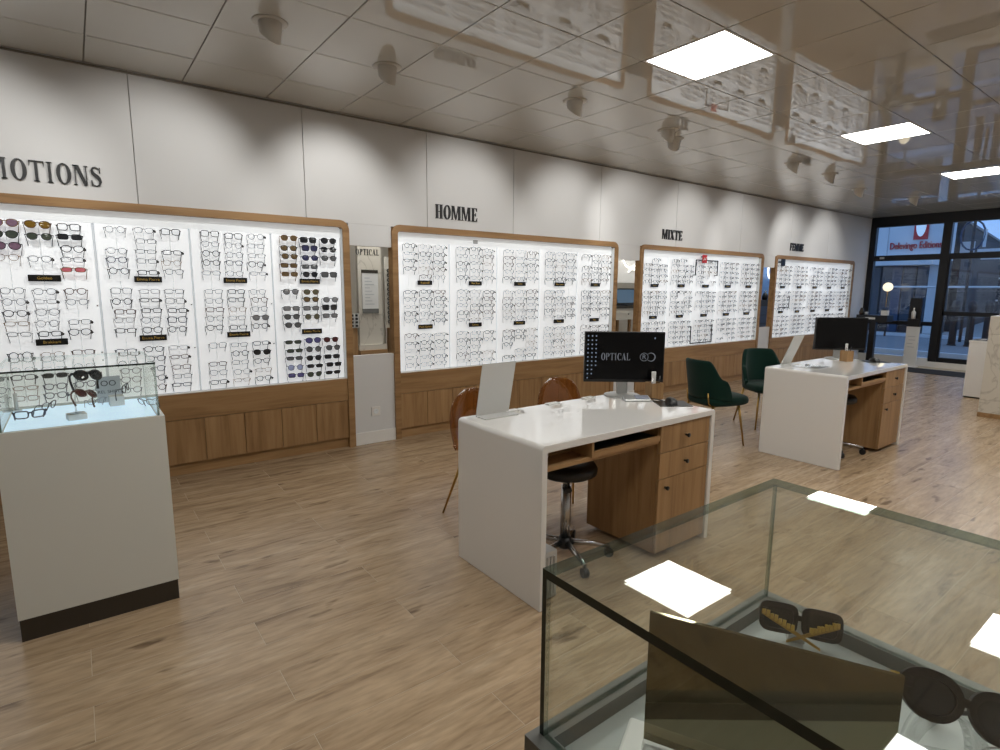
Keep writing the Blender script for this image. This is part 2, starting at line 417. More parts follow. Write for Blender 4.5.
for a in range(-11, 18):
    for b in range(-4, 9):
        x0, x1 = 3.152 + a * TX, 3.152 + (a + 1) * TX
        y1, y0 = -2.335 - b * TY, -2.335 - (b + 1) * TY
        y1 = min(y1, 0.0); x1 = min(x1, XE); x0 = max(x0, XW); y0 = max(y0, YF)
        if y1 - y0 < 0.05 or x1 - x0 < 0.05: continue
        c = ((x0 + x1) / 2, (y0 + y1) / 2, HC)
        if (a, b) in LED:
            t = thing('ceiling_light', led_label.get((a, b), 'square ceiling light panel over the aisle by the glass showcases'), 'light', c,
                      group=None if (a, b) in led_label else 'ceiling light panels over the aisle')
            fr = MB(); hx, hy = (x1 - x0) / 2 - 0.004, (y1 - y0) / 2 - 0.004; ww = 0.016
            for bb in ((-hx, hx, -hy, -hy + ww), (-hx, hx, hy - ww, hy), (-hx, -hx + ww, -hy + ww, hy - ww), (hx - ww, hx, -hy + ww, hy - ww)):
                fr.box(*bb, -0.002, 0.011)
            put('frame', (fr, 'base'), t)
            boxo('diffuser', 'led', (-hx + ww, hx - ww, -hy + ww, hy - ww, 0.002, 0.010), t)
            continue
        std = abs(x1 - x0 - TX) < 1e-4 and abs(y1 - y0 - TY) < 1e-4
        me = tfull if std else tile_mesh(x1 - x0, y1 - y0)
        if in_view(c, 110) and c[0] < XE:
            put('ceiling_tile', tfull_me if std else me.mesh('ceiling_tile', 'tile'), ceiling, c, (rad(random.gauss(0, 0.09)), rad(random.gauss(0, 0.09)), 0))
        else:
            trest.add(me, Matrix.Translation(c))
put('ceiling_tiles_beyond', (trest, 'tile'), ceiling, kind='stuff')

# display layout along the wall
D = [('PROMOTIONS', -1.12, 2.035), ('HOMME', 2.459, 5.645), ('MIXTE', 6.093, 9.26), ('FEMME', 9.657, 12.849)]
H1, H2, H3 = 2.094, 0.668, 2.034
wall = put('wall_back', None, kind='structure')
seams = [XW, -2.0, -0.78, 0.44, 1.662, 2.855, 3.935, 5.31, 6.855, 8.53, 10.15, 11.6, XE]
for a, b in zip(seams[:-1], seams[1:]):
    boxo('wall_panel', 'wall', (a + 0.0025, b - 0.0025, 0.02, 0.14, H1 - 0.02, HC + 0.01), wall, bevel=0.003)
boxo('wall_backing', 'seam', (XW, XE, 0.032, 0.13, H1 - 0.015, HC + 0.01), wall)
ends = [(XW, D[0][1])] + [(D[i][2], D[i + 1][1]) for i in range(3)] + [(D[3][2], XE)]
for i, (a, b) in enumerate(ends):
    if i in (1, 2, 3):
        boxo('lintel_panel', 'wall', (a, b, 0.02, 0.07, 1.88, H1 - 0.02), wall)
        boxo('half_wall', 'wall', (a, b, 0.02, 0.07, 0.0, 0.866), wall)
        boxo('baseboard', 'base', (a + 0.001, b - 0.001, 0.006, 0.02, 0.0, 0.12), wall, bevel=0.003)
    else:
        boxo('end_panel', 'wall', (a, b, 0.02, 0.14, 0.0, H1 - 0.02), wall)
        boxo('baseboard', 'base', (a, b, 0.006, 0.02, 0.0, 0.12), wall)
boxo('trim_1', 'ceil_gap', (XW, XE, 0.006, 0.02, HC - 0.014, HC - 0.003), kind='structure')
boxo('wall_left', 'wall', (XW - 0.1, XW, YF, 2.3, 0, HC + 0.15), kind='structure')
boxo('wall_right', 'wall', (XW, XE + 0.1, YF - 0.1, YF, 0, HC + 0.15), kind='structure')
# back room behind the wall openings
boxo('wall_back_room', 'niche', (XW, XE, 2.3, 2.4, 0, 2.9), kind='structure')
boxo('ceiling_back_room', 'niche', (XW, XE, 0.14, 2.4, 2.75, 2.9), kind='structure')
for x in (2.0, 6.6, 10.6):  # unseen lamps, added because the back room needs its own light
    t = thing('ceiling_light', 'unseen long light panel added to light the back room', 'light', (x + 0.6, 0.62, 2.75), group='added back room lights')
    boxo('frame', 'base', (-0.62, 0.62, -0.17, 0.17, -0.03, 0.0), t)
    boxo('diffuser', 'led', (-0.58, 0.58, -0.13, 0.13, -0.034, -0.03), t)
# power socket
t = thing('power_socket', 'white wall socket on the low wall between two wooden displays', 'socket', (2.252, 0.02, 0.314))
boxo('plate', 'base', (-0.045, 0.045, -0.012, 0, -0.045, 0.045), t, bevel=0.004)
m = MB(); m.lathe([(0.026, 0), (0.026, 0.003), (0.021, 0.003), (0.019, -0.006), (0.0, -0.006)], n=20); put('socket_well', (m, 'opal'), t, (0, -0.0125, 0), (rad(90), 0, 0))
m = MB(); m.tube([(0, -0.006, 0.008), (0, -0.018, 0.008)], 0.0025, 6); put('earth_pin', (m, 'steel'), t)

# ------------------------------------------------------------------ serif cut letters
STEM = [0.20]
def glyph(ch, mb, fn, a, b):
    T, t, sh = STEM[0], 0.05, 0.035
    def rect(x0, y0, x1, y1): mb.prism([(x0, y0), (x1, y0), (x1, y1), (x0, y1)], fn, a, b)
    def quad(*p): mb.prism(list(p), fn, a, b)
    def ser(x0, x1, y, d=0.06): rect(x0 - d, y, x1 + d, y + sh)
    def stem(x, wd, top=True, bot=True):
        rect(x, 0, x + wd, 1)
        if top: ser(x, x + wd, 1 - sh)
        if bot: ser(x, x + wd, 0)
    def arc(cx, cy, rx, ry, a0, a1, tx, ty, n=22):
        O, I = [], []
        for i in range(n + 1):
            an = rad(a0 + (a1 - a0) * i / n); c_, s_ = math.cos(an), math.sin(an)
            O.append((cx + rx * c_, cy + ry * s_)); I.append((cx + (rx - tx) * c_, cy + (ry - ty) * s_))
        closed = abs(a1 - a0) >= 359.9
        if closed: O.pop(); I.pop()
        mb.ribbon(O, I, fn, a, b, closed=closed)
    if ch == 'I': stem(0.08, T); return 0.36
    if ch == 'H': stem(0.08, T); stem(0.50, T); rect(0.28, 0.48, 0.5, 0.48 + t); return 0.78
    if ch in 'EF':
        stem(0.08, T); rect(0.28, 1 - t, 0.60, 1); rect(0.28, 0.48, 0.48, 0.48 + t)
        quad((0.50, 0.96), (0.60, 0.74), (0.60, 1.0), (0.50, 1.0)); quad((0.44, 0.50), (0.48, 0.38), (0.48, 0.64), (0.44, 0.52))
        if ch == 'E':
            rect(0.28, 0, 0.62, t); quad((0.52, 0.0), (0.62, 0.0), (0.64, 0.27), (0.52, 0.05))
        return 0.66
    if ch == 'T':
        stem(0.27, T, top=False); rect(0.02, 1 - t, 0.72, 1)
        quad((0.02, 1.0), (0.02, 0.72), (0.10, 0.96), (0.10, 1.0)); quad((0.64, 0.96), (0.72, 0.72), (0.72, 1.0), (0.64, 1.0)); return 0.74
    if ch == 'L':
        stem(0.08, T); rect(0.28, 0, 0.60, t); quad((0.50, 0.0), (0.60, 0.0), (0.62, 0.27), (0.50, 0.05)); return 0.64
    if ch == 'M':
        stem(0.06, t, top=False); stem(0.74, T); quad((0.06, 1), (0.44, 0), (0.50, 0), (0.28, 1)); quad((0.44, 0), (0.50, 0), (0.76, 1), (0.70, 1)); rect(0.0, 1 - sh, 0.28, 1); return 1.02
    if ch == 'N':
        stem(0.08, t, top=False); stem(0.62, t, bot=False); quad((0.08, 1), (0.44 + T / 2, 0), (0.67, 0), (0.30, 1)); rect(0.0, 1 - sh, 0.28, 1); return 0.76
    if ch == 'O': arc(0.38, 0.5, 0.36, 0.52, 0, 360, 0.19, 0.05, 32); return 0.76
    if ch == 'C':
        arc(0.38, 0.5, 0.36, 0.52, 48, 312, 0.19, 0.05, 26); rect(0.60, 0.62, 0.65, 0.95); return 0.70
    if ch in 'PR':
        stem(0.08, T); arc(0.30, 0.745, 0.32, 0.255, -90, 90, 0.19, 0.05, 16)
        if ch == 'R': quad((0.32, 0.5), (0.46, 0.5), (0.74, 0.0), (0.54, 0.0)); ser(0.58, 0.72, 0, 0.03); return 0.78
        return 0.66
    if ch == 'X':
        quad((0.02, 1), (0.44, 0), (0.68, 0), (0.26, 1)); quad((0.02, 0), (0.08, 0), (0.66, 1), (0.60, 1))
        rect(-0.02, 1 - sh, 0.32, 1); rect(0.50, 1 - sh, 0.74, 1); rect(-0.06, 0, 0.18, sh); rect(0.38, 0, 0.74, sh); return 0.72
    if ch == 'A':
        quad((0.04, 0), (0.10, 0), (0.40, 1), (0.34, 1)); quad((0.46, 0), (0.70, 0), (0.42, 1), (0.32, 1)); rect(0.14, 0.30, 0.55, 0.30 + t); ser(0.05, 0.10, 0); ser(0.50, 0.68, 0); return 0.76
    if ch == 'S':
        pts = [(0.50, 0.80), (0.44, 0.93), (0.31, 0.985), (0.17, 0.94), (0.11, 0.80), (0.16, 0.66), (0.31, 0.54), (0.45, 0.42), (0.51, 0.26), (0.45, 0.09), (0.30, 0.015), (0.14, 0.07), (0.07, 0.24)]
        wd = [0.03, 0.04, 0.05, 0.09, 0.13, 0.17, 0.20, 0.18, 0.15, 0.10, 0.05, 0.04, 0.03]
        A, B = [], []
        for i, p_ in enumerate(pts):
            q0, q1 = pts[max(i - 1, 0)], pts[min(i + 1, len(pts) - 1)]
            d = Vector((q1[0] - q0[0], q1[1] - q0[1])).normalized(); nn = Vector((-d.y, d.x)) * wd[i] / 2
            A.append((p_[0] + nn.x, p_[1] + nn.y)); B.append((p_[0] - nn.x, p_[1] - nn.y))
        mb.ribbon(A, B, fn, a, b); rect(0.48, 0.70, 0.53, 0.98); rect(0.05, 0.02, 0.10, 0.32); return 0.60
    return 0.4
def word(text, x0, width, zb, h, y, depth, label, material='letter', name='wall_lettering', tagit=True, parent=None):
    adv = []
    for ch in text:
        tmp = MB(); adv.append(glyph(ch, tmp, lambda u, v, q: (u, q, v), 0, 1) + 0.07)
    k = width / (sum(adv) - 0.07)
    if tagit: t = thing(name, label, 'sign', (x0, y, zb))
    else: t = put(name, None, parent, (x0, y, zb))
    x = 0
    for ch, ad in zip(text, adv):
        mb = MB(); glyph(ch, mb, lambda u, v, q: (u * k, q, v * h), -depth, 0)
        put('letter', (mb, material), t, (x, 0, 0)); x += ad * k
    return t
STEM[0] = 0.14
word('PROMOTIONS', -0.655, 0.89, 2.19, 0.132, 0.02, 0.014, 'large black serif letters PROMOTIONS on the white wall')
STEM[0] = 0.20
word('HOMME', 2.944, 0.505, 2.188, 0.135, 0.02, 0.014, 'black serif letters HOMME on the white wall')
word('MIXTE', 6.54, 0.455, 2.188, 0.132, 0.02, 0.014, 'black serif letters MIXTE on the white wall')
word('FEMME', 10.13, 0.49, 2.188, 0.132, 0.02, 0.014, 'black serif letters FEMME on the white wall')

# ------------------------------------------------------------------ wall displays
def rrect_top(x0, x1, zt, r, n=8):
    p = [(x0, 0.0)]
    for i in range(n + 1):
        a = math.pi - (math.pi / 2) * i / n; p.append((x0 + r + r * math.cos(a), zt - r + r * math.sin(a)))
    for i in range(n + 1):
        a = math.pi / 2 - (math.pi / 2) * i / n; p.append((x1 - r + r * math.cos(a), zt - r + r * math.sin(a)))
    p.append((x1, 0.0)); return p
def xz(u, v, t): return (u, t, v)
PANEL_Y = 0.062
DISP = {}
words = {'PROMOTIONS': 'showing sunglasses in its end panel', 'HOMME': 'below black HOMME letters', 'MIXTE': 'with a red tag on top', 'FEMME': 'closest to the storefront'}
for nm, X0, X1 in D:
    i0, i1 = X0 + 0.06, X1 - 0.06
    t = thing('wall_display', 'oak framed backlit eyewear wall display under the word %s' % nm, 'display', (X0, 0, 0))
    DISP[nm] = (t, i0, i1)
    m = MB(); A = rrect_top(0, X1 - X0, H1, 0.085); B = rrect_top(0.06, X1 - X0 - 0.06, H3, 0.028)
    m.ribbon(A, B, xz, -0.004, 0.088); put('frame', (m, 'oak_h'), t)
    W = i1 - i0; ox = 0.06
    boxo('back_board', 'seamgrey', (ox, ox + W, PANEL_Y + 0.014, 0.088, 0.0, H3), t)
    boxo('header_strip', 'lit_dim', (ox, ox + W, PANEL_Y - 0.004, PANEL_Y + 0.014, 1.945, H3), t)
    pw = W / 5
    for k in range(5):
        boxo('light_panel', 'lit', (ox + k * pw + 0.009, ox + (k + 1) * pw - 0.009, PANEL_Y, PANEL_Y + 0.012, H2 + 0.004, 1.945), t)
    boxo('side_return', 'opal', (ox, ox + 0.004, 0.012, PANEL_Y, H2, H3), t); boxo('side_return', 'opal', (ox + W - 0.004, ox + W, 0.012, PANEL_Y, H2, H3), t)
    boxo('ledge', 'base', (ox, ox + W, 0.012, PANEL_Y, H2 - 0.006, H2), t)
    boxo('fascia', 'oak_h', (ox + 0.001, ox + W - 0.001, 0.006, PANEL_Y + 0.01, 0.458, H2 - 0.006), t)
    dw = W / 10
    for k in range(10):
        boxo('cabinet_door', 'oak', (ox + k * dw + 0.002, ox + (k + 1) * dw - 0.002, 0.012, 0.032, 0.098, 0.452), t, bevel=0.002)
    boxo('carcass', 'oak_h', (ox + 0.001, ox + W - 0.001, 0.033, PANEL_Y + 0.01, 0.092, 0.4575), t)
    boxo('kickboard', 'oak_h', (ox + 0.001, ox + W - 0.001, 0.044, 0.064, 0.0, 0.091), t)
    rod = MB().tube([(0, PANEL_Y - 0.006, 0.70), (0, PANEL_Y - 0.006, 1.94)], 0.0022, 5)
    rod_me = rod.mesh('peg_rod', 'acryl')
    for k in range(5):
        for c in range(3): put('peg_rod', rod_me, t, (ox + k * pw + pw / 2 + (c - 1) * 0.17, 0, 0))
    stud_me = MB().lathe([(0.0, 0.006), (0.006, 0.004), (0.007, 0.0)], n=8).mesh('stud', 'steel')
    for k in range(1, 5):
        for zz in (1.36, 1.02): put('panel_stud', stud_me, t, (ox + k * pw - 0.02, PANEL_Y - 0.001, zz), (rad(90), 0, 0))

# brand signs
brand = {'PROMOTIONS': [('', ''), ('Goldee', 'Brakkart'), ('Emma Pierre', 'Emma Pierre'), ('Emma Pierre', 'Emma Pierre'), ('Emma Pierre', 'Emma Pierre')],
         'HOMME': [('Kappaoff', 'Mart Harlem'), ('Max Bow', 'Cantos'), ('Colas', 'Marchesi'), ('Mar Lento', 'Pascal'), ('Claim', 'Atlas')],
         'MIXTE': [('Odeon', 'Pollux')] * 5, 'FEMME': [('Lune', 'Maya')] * 5}
ordn = ['first', 'second', 'third', 'fourth', 'fifth']
for nm, (t, i0, i1) in DISP.items():
    pw = (i1 - i0) / 5
    for k in range(5):
        if nm == 'PROMOTIONS' and k == 0: continue
        for s_, z in ((0, 1.552), (1, 1.112)):
            x = i0 + pw * (k + 0.5) + 0.004
            wd = 0.178 if nm == 'PROMOTIONS' else 0.165
            o = put('brand_sign', None, None, (x, PANEL_Y - 0.022, z), None,
                    '%s black sign with gold print, %s panel of the %s display' % ('upper' if s_ == 0 else 'lower', ordn[k], nm), 'sign', 'black brand signs on the displays')
            boxo('plate', 'sign', (-wd / 2, wd / 2, -0.004, 0.004, -0.0225, 0.0225), o)
            boxo('standoff', 'acryl', (-0.01, 0.01, 0.004, 0.021, -0.01, 0.01), o)
            me = textmesh(brand[nm][k][s_], 0.028, 0.0006, 'goldtxt'); put('lettering', me, o, (0, -0.0045, 0), FRONT)

# ------------------------------------------------------------------ eyewear
LENSM = {'clear': clear('clear_lens', (0.975, 0.98, 0.985, 1), 0.02), 'demo': clear('demo_lens', (0.95, 0.96, 0.97, 1), 0.03)}
def lensmat(k, c, sol=0.75):
    LENSM[k] = clear('lens_' + k, tuple(x * 0.9 + 0.05 for x in srgb(*c)[:3]) + (1,), 0.04, 0.02, solid=sol, solid_col=srgb(*c))
for k, c, s_ in (('dark', (42, 44, 48), .9), ('brown', (112, 92, 62), .85), ('tobacco', (128, 96, 30), .85), ('green', (72, 80, 70), .88), ('purple', (130, 100, 120), .65), ('pink', (214, 112, 124), .7), ('blue', (58, 60, 98), .85),
                 ('grey', (96, 98, 100), .8), ('smoke', (128, 128, 130), .6), ('violet', (92, 88, 142), .8), ('red', (88, 42, 42), .88), ('sky', (170, 180, 214), .5), ('olive', (98, 94, 74), .8)):
    lensmat(k, c, s_)
FRM = {'black': mat('frame_black', srgb(26, 26, 30), 0.3), 'brown': mat('frame_brown', srgb(88, 56, 40), 0.3), 'gun': mat('frame_gunmetal', srgb(62, 64, 70), 0.35, 0.2),
       'silver': mat('frame_silver', srgb(112, 114, 120), 0.3, 0.3), 'gold': mat('frame_gold', srgb(136, 104, 62), 0.3, 0.4), 'navy': mat('frame_navy', srgb(34, 40, 66), 0.3), 'pale': mat('frame_pale', srgb(188, 188, 192), 0.3)}
FLOOK = {'black': 'black-rimmed', 'brown': 'brown-rimmed', 'gun': 'thin gunmetal', 'silver': 'thin silver', 'gold': 'thin gold', 'navy': 'navy-rimmed', 'pale': 'pale translucent'}
SHAPES = {'rect': (0.0262, 0.0165, 4.0), 'round': (0.0235, 0.0225, 2.0), 'panto': (0.0250, 0.0205, 2.6), 'aviator': (0.0280, 0.0225, 2.3), 'square': (0.0275, 0.0215, 4.5), 'slim': (0.0270, 0.0140, 3.0)}
def rim_pts(shape, sx, n):
    a, b, e = SHAPES[shape]; P_ = []
    for i in range(n):
        an = 2 * math.pi * i / n; c_, s_ = math.cos(an), math.sin(an)
        x = a * math.copysign(abs(c_) ** (2 / e), c_); z = b * math.copysign(abs(s_) ** (2 / e), s_)
        if shape in ('aviator', 'panto') and s_ < 0: x *= 1 + 0.28 * s_ * (1 if c_ > 0 else 0.6)
        if shape == 'square' and s_ < 0: x *= 1 + 0.10 * s_
        P_.append((sx * (0.0345 + x), 0.006 * (abs(0.0345 + x) / 0.065) ** 2, z))
    return P_
def eyewear_parts(shape, thick, lo=False):
    """returns frame, temple(-1), temple(+1), lens(-1), lens(+1) builders"""
    n = 10 if lo else 18; ns = 3 if lo else 5
    a, b, e = SHAPES[shape]
    fr = MB()
    for sx in (-1, 1):
        fr.tube(rim_pts(shape, sx, n), thick, ns, True)
        fr.tube([(sx * (0.0345 + a), 0.0055, b * 0.45), (sx * 0.0665, 0.009, b * 0.5), (sx * 0.068, 0.014, b * 0.5)], thick * 1.5, 4)
    fr.tube([(-0.0105, 0, b * 0.35), (0, -0.001, b * 0.35 + 0.005), (0.0105, 0, b * 0.35)], thick * 1.2, ns)
    te = []
    for sx in (-1, 1):
        q = MB(); z0 = b * 0.5
        q.tube([(sx * 0.068, 0.013, z0), (sx * 0.067, 0.026, z0 - 0.004), (sx * 0.064, 0.036, z0 - 0.018), (sx * 0.060, 0.041, z0 - 0.042), (sx * 0.057, 0.043, z0 - 0.064)], [thick * 1.2, thick, thick, thick * 1.1, thick * 1.2], 4 if not lo else 3)
        te.append(q)
    le = []
    for sx in (-1, 1):
        q = MB(); P_ = rim_pts(shape, sx, n); k = len(P_)
        q.v = [(p[0], p[1] + 0.0008, p[2]) for p in P_] + [(sx * 0.0345, 0.0, 0.0)]
        for i in range(k): q.face((i, (i + 1) % k, k) if sx > 0 else ((i + 1) % k, i, k), 0, True)
        le.append(q)
    return fr, te[0], te[1], le[0], le[1]
_cache = {}
def eyewear_meshes(shape, thick, fm, lm):
    key = (shape, thick, fm, lm)
    if key not in _cache:
        p_ = eyewear_parts(shape, thick)
        _cache[key] = [p_[0].mesh('frame', FRM[fm]), p_[1].mesh('temple', FRM[fm]), p_[2].mesh('temple', FRM[fm]), p_[3].mesh('lens', LENSM[lm]), p_[4].mesh('lens', LENSM[lm])]
    return _cache[key]
tag_me = MB().lathe([(0.0, -0.001), (0.0105, -0.001), (0.0105, 0.001), (0.0, 0.001)], n=10).mesh('price_tag', mat('dark_tag', srgb(58, 56, 56), 0.6))
def eyewear(name, loc, rz, rx, shape, thick, fm, lm, label, cat, group, tag=False, rot=None, scale=1.0):
    t = put(name, None, None, loc, rot or (rx, 0, rz), label, cat, group)
    t.scale = (scale,) * 3
    f_, t0, t1, l0, l1 = eyewear_meshes(shape, thick, fm, lm)
    put('frame', f_, t); put('temple', t0, t); put('temple', t1, t); put('lens', l0, t); put('lens', l1, t)
    if tag: put('price_tag', tag_me, t, (0.068, -0.004, -0.004), (rad(80), 0, 0.3))
    return t
ZR = [[1.905, 1.831, 1.757, 1.683, 1.610], [1.463, 1.391, 1.319, 1.247, 1.175], [1.030, 0.956, 0.881, 0.807, 0.735]]
SECN = ['top', 'middle', 'bottom']; COLN = ['left', 'centre', 'right']; ROWN = ['first', 'second', 'third', 'fourth', 'fifth']
# hand-read sunglasses and gaps of the promotions display; key (panel, section, column, row)
SUN = {(1, 0, 0, 0): ('aviator', 'gold', 'purple'), (1, 0, 0, 1): ('aviator', 'black', 'green'), (1, 0, 0, 2): ('aviator', 'black', 'purple'),
       (1, 0, 1, 0): ('aviator', 'brown', 'tobacco'), (1, 0, 1, 1): ('panto', 'gun', 'green'), (1, 0, 2, 1): ('rect', 'black', 'dark'), (1, 0, 2, 4): ('slim', 'gold', 'pink'),
       (1, 2, 1, 2): ('slim', 'black', 'dark'), (3, 1, 2, 3): ('panto', 'silver', 'smoke'), (3, 2, 2, 1): ('panto', 'black', 'dark')}
p4 = [[('panto', 'gold', 'brown'), ('panto', 'black', 'brown'), ('panto', 'black', 'brown'), ('rect', 'brown', 'brown'), ('rect', 'gold', 'brown')],
      [('square', 'black', 'dark'), ('square', 'black', 'blue'), ('panto', 'navy', 'blue'), ('rect', 'gun', 'grey'), ('panto', 'black', 'dark')],
      [('aviator', 'black', 'dark'), ('panto', 'black', 'dark'), ('panto', 'black', 'grey'), None, ('square', 'gun', 'grey')],
      [('panto', 'black', 'smoke'), None, ('rect', 'black', 'smoke'), ('panto', 'gun', 'grey'), ('panto', 'gun', 'grey')],
      [('panto', 'gold', 'olive'), ('panto', 'black', 'brown'), ('rect', 'black', 'smoke'), ('round', 'silver', 'olive'), None],
      [None, ('panto', 'black', 'smoke'), ('square', 'black', 'dark'), ('rect', 'black', 'smoke'), None],
      [('slim', 'gun', 'green'), ('slim', 'black', 'green'), ('slim', 'black', 'grey'), ('round', 'silver', 'sky'), ('rect', 'navy', 'violet')],
      [('aviator', 'navy', 'violet'), ('round', 'gun', 'grey'), ('panto', 'black', 'dark'), ('slim', 'black', 'dark'), ('panto', 'silver', 'green')],
      [('panto', 'brown', 'red'), ('panto', 'black', 'grey'), ('rect', 'black', 'dark'), ('rect', 'black', 'dark'), ('slim', 'black', 'dark')]]
for s_ in range(3):
    for c in range(3):
        for r in range(5): SUN[(4, s_, c, r)] = p4[s_ * 3 + c][r]
GAPS = {(1, 0, 0, 4), (1, 0, 1, 2), (1, 0, 1, 4), (1, 1, 2, 2), (2, 0, 0, 1), (2, 0, 2, 1), (3, 2, 0, 1)}
SLOOK = {'dark': 'black-lens', 'brown': 'brown-lens', 'tobacco': 'amber-lens', 'green': 'grey-green-lens', 'purple': 'purple-lens', 'pink': 'pink-lens', 'blue': 'dark-blue-lens', 'grey': 'grey-lens', 'smoke': 'pale-smoke-lens',
         'violet': 'violet-lens', 'red': 'red-brown-lens', 'sky': 'pale-blue-lens', 'olive': 'olive-lens'}
rnd = random.Random(3)
def rand_specs(r):
    fm = r.choices(['black', 'gun', 'brown', 'silver', 'gold', 'navy', 'pale'], [5, 5, 2, 2, 1.2, 1.5, 1])[0]
    shape = r.choices(['rect', 'panto', 'round', 'square', 'slim', 'aviator'], [4, 4, 2.5, 1.5, 1, 1])[0]
    th = {'black': 0.0029, 'brown': 0.0028, 'navy': 0.0028, 'pale': 0.0023}.get(fm, 0.0020)
    return shape, th, fm
stuffm = MB(); SFM = ['black', 'gun', 'brown', 'silver', 'gold', 'navy', 'pale']
stuff_lens = MB()
lo_cache = {sh: eyewear_parts(sh, 0.0030, True) for sh in SHAPES}
count = 0
for nm, (t, i0, i1) in DISP.items():
    pw = (i1 - i0) / 5
    for k in range(5):
        for s_ in range(3):
            for c in range(3):
                x = i0 + pw * (k + 0.5) + (c - 1) * 0.17
                for r in range(5):
                    key = (k, s_, c, r); z = ZR[s_][r]
                    yaw = rnd.gauss(0, 0.06); tilt = rnd.gauss(-0.05, 0.06)
                    loc = (x + rnd.gauss(0, 0.004), 0.006, z + rnd.gauss(0, 0.003))
                    spec = rand_specs(rnd); tagged = rnd.random() < (0.22 if nm == 'PROMOTIONS' else 0.75)
                    skip = rnd.random() < 0.045
                    if nm == 'PROMOTIONS':
                        if key in GAPS: continue
                        if key in SUN:
                            if SUN[key] is None: continue
                            sh, fm, lm = SUN[key]
                            eyewear('sunglasses', loc, yaw, tilt, sh, 0.0024, fm, lm,
                                    '%s sunglasses, %s row of %s peg column, %s section, %s panel of PROMOTIONS display' % (SLOOK[lm], ROWN[r], COLN[c], SECN[s_], ordn[k]), 'sunglasses', 'sunglasses on the PROMOTIONS display', scale=1.10)
                            continue
                        if k > 0:
                            eyewear('eyeglasses', loc, yaw, tilt, spec[0], spec[1], spec[2], 'demo' if rnd.random() < .5 else 'clear',
                                    '%s eyeglasses, %s row of %s peg column, %s section, %s panel of PROMOTIONS display' % (FLOOK[spec[2]], ROWN[r], COLN[c], SECN[s_], ordn[k]), 'eyeglasses', 'eyeglasses on the wall displays', tagged)
                            count += 1; continue
                    elif skip: continue
                    if nm == 'HOMME' and count < 298 and k < 4:
                        eyewear('eyeglasses', loc, yaw, tilt, spec[0], spec[1], spec[2], 'clear',
                                '%s eyeglasses, %s row of %s peg column, %s section, %s panel of HOMME display' % (FLOOK[spec[2]], ROWN[r], COLN[c], SECN[s_], ordn[k]), 'eyeglasses', 'eyeglasses on the wall displays', tagged)
                        count += 1; continue
                    mt = Matrix.Translation(loc) @ Matrix.Rotation(yaw, 4, 'Z') @ Matrix.Rotation(tilt, 4, 'X')
                    P_ = lo_cache[spec[0]]
                    for q in P_[:3]: stuffm.add(q, mt, SFM.index(spec[2]))
                    if tagged:
                        p_ = mt @ Vector((0.066, -0.002, -0.002)); stuffm.box(p_.x - .009, p_.x + .009, p_.y - .001, p_.y + .001, p_.z - .008, p_.z + .008, 0)
put('eyeglasses_rows', (stuffm, [FRM[f] for f in SFM]), label='rows of spectacle frames filling the farther backlit wall displays', cat='eyeglasses', kind='stuff')

# red tag and theft-tag frames on the MIXTE display, black brackets on the FEMME display
m0 = DISP['MIXTE']; pwm = (m0[2] - m0[1]) / 5
def bracket(pts, label, name='display_bracket'):
    mb = MB()
    for (xa, za), (xb, zb) in zip(pts[:-1], pts[1:]):
        mb.box(min(xa, xb) - 0.008, max(xa, xb) + 0.008, 0.006, 0.016, min(za, zb) - 0.008, max(za, zb) + 0.008)
    mb.box(pts[0][0] - 0.006, pts[0][0] + 0.006, 0.016, PANEL_Y, pts[0][1] - 0.006, pts[0][1] + 0.006)
    mb.box(pts[-1][0] - 0.006, pts[-1][0] + 0.006, 0.016, PANEL_Y, pts[-1][1] - 0.006, pts[-1][1] + 0.006)
    return put(name, (mb, 'blackm'), None, label=label, cat='bracket')
def wy(px, py): q = aty(px, py, 0.01); return (q.x, q.z)
a_, b_ = wy(695.5, 275), wy(717, 277)
bracket([(a_[0], a_[1]), (a_[0], 1.93), (b_[0], 1.93), (b_[0], a_[1])], 'black outline bracket under the red tag on the MIXTE display')
a_, b_ = wy(691, 327), wy(712, 325)
bracket([(a_[0], a_[1]), (a_[0], 0.70), (b_[0], 0.70), (b_[0], a_[1])], 'black outline bracket along the bottom of the MIXTE display')
xr = wy(704, 258)[0]
tt = thing('price_tag', 'red square tag on the MIXTE display', 'tag', (xr, 0.0, 1.945))
boxo('plate', 'red', (-0.06, 0.06, -0.006, 0.0, -0.055, 0.065), tt, bevel=0.003)
boxo('hanger', 'blackm', (-0.012, 0.012, 0.0, PANEL_Y - 0.004, 0.03, 0.045), tt)
mb = MB(); mb.tube([(-0.035, -0.007, -0.02), (-0.01, -0.007, 0.02), (0.01, -0.007, -0.01), (0.035, -0.007, 0.03)], 0.006, 5); put('print', (mb, 'paper'), tt)
a_, b_ = wy(789.5, 297), wy(781, 309)
bracket([(a_[0], a_[1]), (a_[0], b_[1] + 0.03), (b_[0], b_[1] + 0.03)], 'black angled bracket beside a sign on the FEMME display')
c_ = wy(783, 262)
tt = thing('display_clip', 'black square clip at the upper corner of the FEMME display', 'clip', (c_[0], 0.0, c_[1]))
boxo('plate', 'blackm', (-0.065, 0.065, 0.0, 0.012, -0.07, 0.07), tt); boxo('arm', 'blackm', (-0.16, -0.065, 0.002, 0.010, -0.02, 0.01), tt); boxo('post', 'blackm', (-0.01, 0.01, 0.012, PANEL_Y, -0.01, 0.01), tt)
# small grey label on HOMME header
c_ = aty(475.5, 242, PANEL_Y - 0.006)
boxo('paper_label', 'grey', (c_.x - 0.03, c_.x + 0.03, PANEL_Y - 0.006, PANEL_Y - 0.0045, c_.z - 0.02, c_.z + 0.02), label='small grey label at the top of the HOMME display', cat='label')

